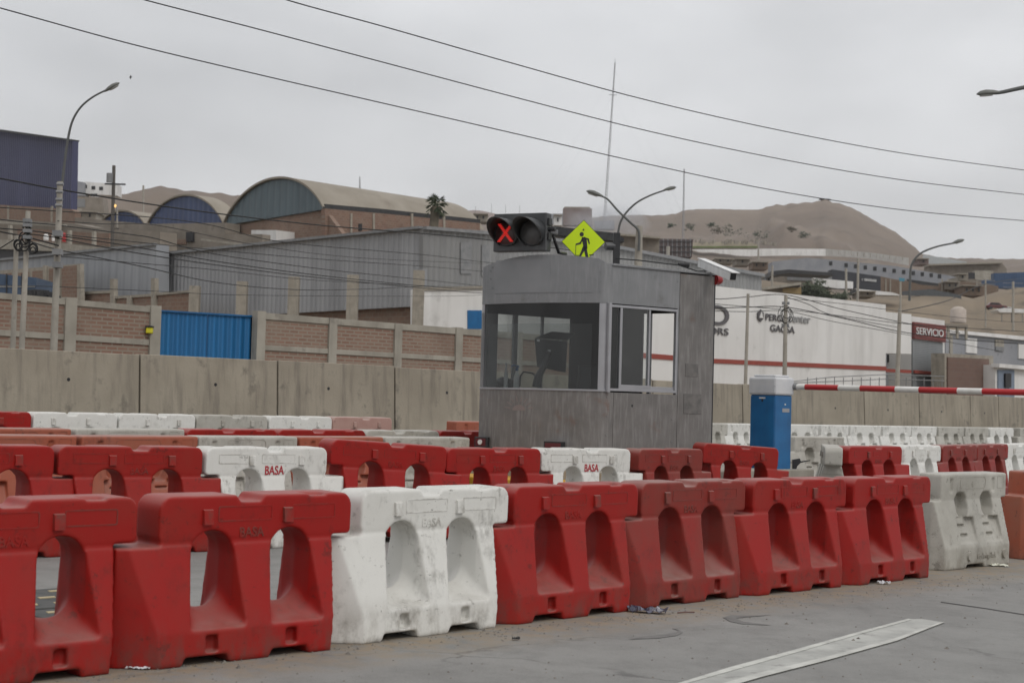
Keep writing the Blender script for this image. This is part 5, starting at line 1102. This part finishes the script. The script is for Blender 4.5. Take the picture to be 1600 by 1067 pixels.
for y in (365,394,414): 
    c=PY(90,y,27.85); local(p3_,MB().box(-.075,.075,-.08,.08,-.05,.05,0,Matrix.Translation(c)).obj('clamp',GREY))
for y in (345,352,361,371): 
    c=PY(43,y,26.9); local(p1_,MB().box(-.06,.06,-.07,.07,-.03,.03,0,Matrix.Translation(c)).obj('clamp',GREY))
p4_,a4_=pole(178,259,176,355,124,.13,.17,'dark utility pole with a transformer above the smallest blue vault',mt=M_('pole_dark',(.10,.09,.08),rough=.9))
c=PY(171,285,123.5); local(p4_,MB().tube([c,c+Z*.7],.24,12).obj('transformer',GREY)); c=PY(180,288,123.5); local(p4_,MB().box(-.8,.8,-.05,.05,-.06,.06,0,Matrix.Translation(c)).obj('cross_arm',BLK))
rr_=[(1169,459,1165,592,60,.055,.075,'thin utility pole in front of the right end of the lettering O'),(1228,461,1226,586,58,.065,.10,'utility pole covering the last part of the grey lettering'),(1406,482,1402,603,75,.085,.13,'utility pole in front of the workshop entrance'),(1341,404,1340,468,150,.11,.14,'far utility pole beside the illegible white sign'),(1322,420,1322,455,160,.12,.15,'short far pole in front of the white trailer'),(1540,436,1540,520,150,.08,.1,'far pole standing on the dirt slope near the blue containers'),(1583,440,1583,490,140,.1,.14,'far pole next to the white canopy'),(1207,415,1206,455,150,.1,.14,'far thin pole above the corrugated roof end'),(1185,377,1185,402,280,.15,.2,'thin far pole with rungs before the white wall'),(224,290,224,352,200,.12,.16,'far thin pole left of the big blue vault'),(1044,385,1043,415,110,.13,.15,'short pole sticking up behind the booth roof'),(1407,440,1407,490,160,.1,.12,'thin pole over the workshop roof')]
for q_ in rr_:
    o,a=pole(*q_); L_=q_[4]
    if q_[0] in (1341,1540,1583,1185,1228): 
        w_=.9*KF if q_[0]!=1228 else .13
        for dz in (.3,1.1): local(o,MB().box(-w_,w_,-.06,.06,-.05,.05,0,Matrix.Translation(a-Z*dz)).obj('cross_arm',GREY))
coil([o for o in C.objects if o.get('label','').startswith('utility pole covering')][0],1228,494,58,.22,4,3)
# ---- street lamps
def lamp(pts,Y,r,head,label,Yh=None,name='street_lamp',par=None):
    P=[PY(x,y,Y) for x,y in pts]; o=par or empty(name,P[0],label,'street lamp')
    # smooth the arm
    Q=[]; n=len(P)
    for i in range(n-1):
        p0=P[max(i-1,0)];p1=P[i];p2=P[i+1];p3=P[min(i+2,n-1)]
        for k in range(5):
            t=k/5; Q.append(.5*((2*p1)+(p2-p0)*t+(2*p0-5*p1+4*p2-p3)*t*t+(3*p1-p0-3*p2+p3)*t**3))
    Q.append(P[-1]); local(o,MB().tube(Q,[r*(1.2-.5*i/len(Q)) for i in range(len(Q))],8).obj('arm',M_('lamp_pole',(.085,.088,.085),rough=.6) if 'lamp_pole' not in bpy.data.materials else bpy.data.materials['lamp_pole']))
    h0,h1=PY(*head[0],Y),PY(*head[1],Y); dv=(h1-h0); L=dv.length; hw_=L*.2
    secs=[]; u=dv.normalized(); sd=u.cross(Vector((0,1,0))).normalized(); sd=sd if sd.z>0 else -sd
    for t,w_,hh_ in ((0,.25,.25),(.1,.5,.5),(.3,.85,.8),(.6,1,1),(.85,.7,.75),(1,.15,.2)):
        c=h0+dv*t; secs.append([c+Vector((0,1,0))*math.cos(a)*hw_*w_+sd*math.sin(a)*hw_*hh_*(.9 if math.sin(a)>0 else .35) for a in [2*math.pi*k/12 for k in range(12)]])
    hd=local(o,MB().loft(secs,0,True).obj('lamp_head',LAMP)); 
    gl=MB().loft([[c0_+Vector((0,1,0))*math.cos(a)*hw_*.6+u*math.sin(a)*L*.28-sd*dd for a in [2*math.pi*k/12 for k in range(12)]] for dd,c0_ in ((hw_*.2,h0+dv*.6),(hw_*.5,h0+dv*.6))]).obj('lamp_glass',M_('lamp_glass',(.25,.25,.23),rough=.3) if 'lamp_glass' not in bpy.data.materials else bpy.data.materials['lamp_glass'])
    local(o,gl); return o
lamp([(97,290),(100,262),(106,219),(113,190),(126,168),(145,152),(168,140)],28.1,.022,[(163,144),(187,130)],'street lamp on a tall curved arm at the upper left')
tw=lamp([(998,392),(998,362),(985,348),(966,330),(950,312),(940,307)],48,.035,[(943,308),(916,299)],'street lamp whose straight slanting arm crosses another, behind the booth roof',None)
tw2=lamp([(966,400),(966,364),(973,340),(992,319),(1015,306),(1040,297)],52,.035,[(1036,298),(1057,293)],'street lamp with a curved arm leaning right behind the diamond sign post')
local(tw,MB().tube([PY(999,353,48.2),PY(996,460,48.2)],[.10,.14],10).obj('shaft',POLE))
s4=lamp([(1421,470),(1422,440),(1424,415),(1437,397),(1462,386),(1490,380)],100,.07,[(1486,381.5),(1507,375)],'far street lamp with a curved arm at the right, before the slope')
lamp([(1760,110),(1680,122),(1600,137),(1565,144.5),(1548,146)],16,.022,[(1563,145),(1526,148)],'flat street lamp head reaching in from the right edge of the sky')
local(C.objects['street_lamp.004'],MB().tube([PY(1760,110,16),PY(1758,700,16)],[.06,.09],10).obj('shaft',POLE)) if 'street_lamp.004' in C.objects else None
l5=empty('small_street_lamp',PY(181,345,160),'small lit street lamp with a yellow glow above the smallest vault','street lamp')
local(l5,MB().tube([PY(183,355,124),PY(183,330,124)],.08,6).obj('shaft',POLE)); c=PY(180,322,124); local(l5,MB().tube([c-Z*.12,c,c+Z*.12],[.06,.11,.06],8).obj('lit_bulb',emis('warm_lamp',(1,.62,.22),.8))); local(l5,MB().tube([PY(183,330,124),PY(182,323,124),c],.05,5).obj('arm',GREY))
# ---- masts
def mast(x0,y0,x1,y1,Y,w_,label,arms=()):
    a=PY(x0,y0,Y); b=PY(x1,y1,Y); o=empty('radio_mast',b,label,'mast'); m_=MB(); n=46
    w_*=KF; L=[Vector((math.cos(k*2.094+.3),math.sin(k*2.094+.3),0))*w_ for k in range(3)]
    for l in L: m_.tube([b+l,a+l*.35],w_*.16,4)
    for i in range(n):
        p=b.lerp(a,i/n); q_=b.lerp(a,(i+1)/n); f1=1-.65*i/n; f2=1-.65*(i+1)/n
        for k in range(3): m_.tube([p+L[k]*f1,q_+L[(k+1)%3]*f2],w_*.09,3)
    local(o,m_.obj('lattice',M_('mast_grey',(.30,.30,.31),rough=.7) if 'mast_grey' not in bpy.data.materials else bpy.data.materials['mast_grey'])); return o,a,b
o,a,b=mast(961,98,944,352,290,.26,'tall slender guyed radio mast rising into the clouds')
local(o,MB().tube([a,a+Z*1.5],.06,5).obj('antenna',GREY)); c=a.lerp(b,.20); local(o,MB().box(-1.6,1.6,-.1,.1,-.1,.1,0,Matrix.Translation(c)).obj('cross_bar',GREY))
for tt in (.05,.2,.45,.7):
    for dx in (-34,38):
        local(o,MB().tube([a.lerp(b,tt),b+Vector((dx*(1-tt*.55),0,-6))],.016,3,cap=False).obj('guy_wire',GREY))
mast(1069,264,1067,384,260,.22,'thin short mast against the sky left of the sandy peak')
mast(562,276,562,300,250,.16,'tiny thin mast above the beige vaulted roof')
mast(1385,383,1385,372,400,.12,'tiny mast on the right flank of the sandy peak') if 0 else None
pk=build('summit_hut',PY(1290,312,520),'tiny dark hut on the summit of the sandy hill','hut'); facade([(1283,311),(1296,312),(1296,317),(1283,316)],'Y',519,3,'wall',ROUGHC,pk); facade([(1281,310),(1298,311),(1298,312.2),(1281,311.4)],'Y',518,4,'roof',BLK,pk)
for i,(x,y) in enumerate(((850,0),)): pass
fp=MB()
for x,y0,y1 in ((743,322,334),(768,318,334),(790,320,335),(812,321,335)):
    p=PY(x,y1,300); q_=PY(x,y0,300); o=MB().tube([p,q_],.07,5).obj('roof_rod',GREY); tag(o,{743:'thin rod far left of the traffic signal on the distant roofs',768:'second thin rod above the distant roofs near the signal',790:'third thin rod above the distant roofs, behind the signal',812:'fourth thin rod above the distant roofs, behind the signal'}[x],'rod','thin rods on distant roofs')
# ---- wires
def wire(pts,Y0,Y1,r,label,group='overhead cables'):
    n=len(pts); P=[]
    # Catmull-Rom through measured points, depth running evenly from Y0 to Y1
    for i in range(n-1):
        p0,p1,p2,p3=[pts[max(0,min(n-1,k))] for k in (i-1,i,i+1,i+2)]
        for k in range(8):
            t=k/8; q_=[.5*((2*p1[c])+(p2[c]-p0[c])*t+(2*p0[c]-5*p1[c]+4*p2[c]-p3[c])*t*t+(3*p1[c]-p0[c]-3*p2[c]+p3[c])*t**3) for c in (0,1)]
            u=(q_[0]-pts[0][0])/(pts[-1][0]-pts[0][0]); P.append(PY(q_[0],q_[1],1/(1/Y0*(1-u)+1/Y1*u)))
    P.append(PY(pts[-1][0],pts[-1][1],Y1)); o=MB().tube(P,r*(.6 if 'white' in group else .85),5).obj('overhead_cable',CABLE); tag(o,label,'cable',group)
wire([(-120,-19),(0,13),(200,68),(400,116),(600,162),(800,208),(1000,254),(1200,296),(1400,327),(1600,345),(1700,352)],30,62,.016,'lowest of the three long cables crossing the whole sky')
wire([(100,-35),(225,0),(400,45),(600,98),(800,151),(1000,202),(1200,245),(1400,280),(1600,304),(1700,314)],30,62,.016,'middle one of the three long cables crossing the sky')
wire([(300,-48),(447,0),(600,42),(800,99),(1000,154),(1200,200),(1400,238),(1600,266),(1700,279)],30,62,.016,'uppermost of the three long cables crossing the sky')
wire([(-60,271),(0,279),(92,296),(220,317),(350,335),(500,352),(661,365),(755,374),(900,392)],27,50,.017,'thick black cable crossing in front of the two blue vaults')
wire([(-20,323),(90,330),(240,340),(330,352),(440,378),(661,398),(760,410),(900,424)],28,70,.012,'thin cable passing below the blue vaults to the signal')
for i,(pts,r_) in enumerate(((((90,368),(200,384),(330,407),(480,428),(660,447),(752,452),(860,455)),.013),(((90,372),(200,393),(330,413),(480,432),(660,450),(752,458),(860,462)),.013),(((92,366),(200,377),(340,391),(500,405),(661,416),(752,424),(860,432)),.010),(((44,376),(90,390),(220,416),(330,440),(450,452),(560,452),(661,447)),.013),(((88,400),(200,410),(330,421),(480,437),(655,446),(755,450)),.009),(((90,345),(160,350),(244,352),(400,383),(550,402),(755,412)),.009),(((0,343),(44,348),(90,352),(200,366),(244,373),(330,396),(500,420),(661,437),(752,447)),.013),(((0,446),(88,448),(244,455),(380,461),(661,463),(755,461)),.008),(((0,357),(60,362),(92,368)),.014),(((0,388),(27,372),(44,366),(92,372)),.012),(((0,362),(20,366),(44,371),(92,384)),.016))):
    wire(list(pts),27.9,27.9 if len(pts)<5 else 66,r_,['upper bundled cable before the grey cladding','second bundled cable just below the upper one','thin cable high across the grey cladding','sagging cable dipping towards the concrete posts','thin cable right under the bundled pair','thin cable from the tallest pole below the vaults','bundled cable starting at the left edge by the coiled pole','lowest thin cable just above the brick wall','short cable between the left edge and the tallest pole','looping cable rising from the left edge to the coils','short thick cable between the coiled poles'][i])
for i,(pts,Y0,Y1,r_) in enumerate((([(1060,478),(1117,481),(1168,480),(1228,480),(1320,498),(1406,518),(1500,530),(1640,540)],70,80,.035),([(1060,459),(1117,467),(1168,464),(1228,461),(1310,482),(1406,503),(1500,520)],70,78,.03),([(1060,470),(1117,475),(1228,484),(1310,493),(1406,505),(1500,512),(1640,520)],70,78,.025),([(1228,464),(1262,475),(1300,492),(1406,512)],60,76,.025),([(1117,486),(1168,487),(1228,486),(1300,502),(1406,521),(1560,548)],68,90,.025),([(1406,487),(1480,470),(1540,444),(1640,430)],76,150,.04),([(1228,466),(1320,475),(1406,486),(1540,500),(1640,505)],60,100,.02))):
    wire(pts,Y0,Y1,r_,['thick cable running past both poles before the white building','upper cable joining the poles before the white building','middle thin cable across the white building','slanting cable dropping from the pole top by the lettering','lowest cable over the red-lettered end of the white building','cable climbing from the workshop pole towards the containers','faint cable along the roof edge of the white building'][i],'cables before the white building')
# bird
b_=PY(204,121,70); o=MB().add([b_+Vector(v)*.09 for v in ((0,0,1.1),(.5,.2,.2),(1.1,0,.7),(.3,.3,-.3),(0,0,-1.2),(-.4,.2,-.2),(-.9,0,-.6),(-.4,.3,.4),(0,.5,0))],[(0,1,8),(1,2,3,8),(3,4,8),(4,5,8),(5,6,7,8),(7,0,8)]).obj('bird',BLK); tag(o,'small dark bird flying right of the upper left street lamp','bird')
# light railing along the white building
rl=empty('metal_railing',PN(1300,590,NWB-6),'thin metal railing along the foot of the white building','railing'); rm=MB()
for y in (0,7): rm.tube([PN(1238,596+y*.3,NWB-8),PN(1300,589+y,NWB-8),PN(1384,585+y,NWB-8),PN(1476,588+y,NWB-8)],.025,5)
local(rl,rm.obj('rail',GREY))
for x in range(1262,1476,14): 
    a=PN(x,589,NWB-8); local(rl,MB().tube([a-Z*.02,a-Z*1.0],.022,5).obj('post',GREY))
# smoke drifting over the roofs behind the sign
bm=bmesh.new(); bmesh.ops.create_icosphere(bm,subdivisions=3,radius=1); c=PY(945,345,215); 
for v in bm.verts: v.co=Vector((v.co.x*16,v.co.y*10,v.co.z*6.6+v.co.x*-2.4))*(1+.25*noise.noise(v.co*1.7))+c
me=bpy.data.meshes.new('smoke'); bm.to_mesh(me); bm.free(); sm=bpy.data.materials.new('smoke'); sm.use_nodes=True; t=sm.node_tree; t.nodes.clear()
o_=N(t,'ShaderNodeOutputMaterial'); pv=N(t,'ShaderNodeVolumePrincipled'); pv.inputs['Color'].default_value=(.85,.86,.9,1); t.links.new(pv.outputs[0],o_.inputs['Volume'])
tc=N(t,'ShaderNodeTexCoord'); gr=N(t,'ShaderNodeVectorMath',operation='LENGTH'); mp=N(t,'ShaderNodeMapping'); g_=N(t,'ShaderNodeNewGeometry')
sb=N(t,'ShaderNodeVectorMath',operation='SUBTRACT'); sb.inputs[1].default_value=tuple(c); t.links.new(g_.outputs['Position'],sb.inputs[0]); t.links.new(sb.outputs[0],mp.inputs[0]); mp.inputs['Scale'].default_value=(1/16,1/10,1/7)
t.links.new(mp.outputs[0],gr.inputs[0]); fall=rmp(t,gr.outputs['Value'],.95,.1); t.links.new(mul(t,mul(t,fall,rmp(t,nz(t,sb.outputs[0],.12,3,.6),.38,.66)),.2),pv.inputs['Density'])
me.materials.append(sm); o=bpy.data.objects.new('smoke',me); C.objects.link(o); tag(o,'pale smoke drifting over the roofs behind the diamond sign','smoke',None,'stuff')

# ---- scattered small houses on the slopes
def house(x0,y0,x1,y1,Y,mt,label,wins=2,roof=None):
    o=build('slope_house',PY(x0,y1,Y),label,'house','small houses scattered over the slopes'); sk=(x1-x0)*.03
    facade([(x0,y0),(x1,y0+sk),(x1,y1+sk),(x0,y1)],'Y',Y,9,'wall',mt,o); facade([(x0-.6,y0-1),(x1+.6,y0+sk-1),(x1+.6,y0+sk+.4),(x0-.6,y0+.4)],'Y',Y-.8,10,'roof_slab',roof or CONP,o)
    for k in range(wins):
        u=x0+(x1-x0)*(k+.6)/(wins+.3); h=(y1-y0)*.38; rect(u-1.3,y0+(y1-y0)*.28,u+1.3,y0+(y1-y0)*.28+h,'Y',Y,'window',WIN,o,.1,.2)
BH=bpy.data.materials['brick_hill']; OC=bpy.data.materials['cream_wall']
for a in ((1436,404,1451,413,262,bpy.data.materials['pink_concrete'],'small pinkish block house where the sandy peak meets the far fence',1),
 (1478,440,1500,452,204,ROUGHC,'low concrete house right of the end of the long grey building',2),
 (1505,446,1536,461,200,BH,'brown brick house between the two far poles of the dirt slope',3),
 (1566,456,1590,472,198,CONP,'beige concrete house under the blue containers',2),(1588,450,1625,474,196,BH,'brick house cut off by the right edge under the blue containers',2),
 (1497,428,1512,438,228,CONP,'small beige annex left of the dark opening of the broad beige house',1),
 (1196,432,1207,442,190,PLASG,'small grey shed at the left end of the dark flat roof',1),(1150,404,1172,414,250,ROUGHC,'low stone house under the left part of the long white wall',1),
 (1118,404,1146,411,255,CONP,'flat beige house just above the corrugated roof end',2),(1176,409,1200,420,235,BH,'small brick house below the rung pole',2),
 (1345,455,1368,463,165,ROUGHC,'rough low house under the pale tin roof',1),(740,334,762,346,250,CONP,'tiny beige house over the roof line left of the signal',2),(712,338,733,346,262,PLASG,'tiny grey house farthest left over the warehouse roof',2),
 (866,336,878,352,240,PLAST,'tiny white house beside the smoke',1),(118,330,150,344,190,CONP,'low concrete house in front of the shabby one by the purple warehouse',2)):
    house(*a)
# ------------------------------------------------------------------ haze: even thin air from the camera to beyond the hills
hz_=MB().box(-900,1400,-40,3300,-14,420).obj('haze',None); hz_.data.materials.clear()
hm=bpy.data.materials.new('haze_air'); hm.use_nodes=True; t=hm.node_tree; t.nodes.clear()
o_=N(t,'ShaderNodeOutputMaterial'); pv=N(t,'ShaderNodeVolumePrincipled'); pv.inputs['Color'].default_value=(.96,.96,.97,1); pv.inputs['Density'].default_value=.00009; pv.inputs['Anisotropy'].default_value=.0
t.links.new(pv.outputs[0],o_.inputs['Volume']); hz_.data.materials.append(hm); tag(hz_,kind='stuff'); tag(hz_,'thin pale coastal haze over the whole scene','haze')
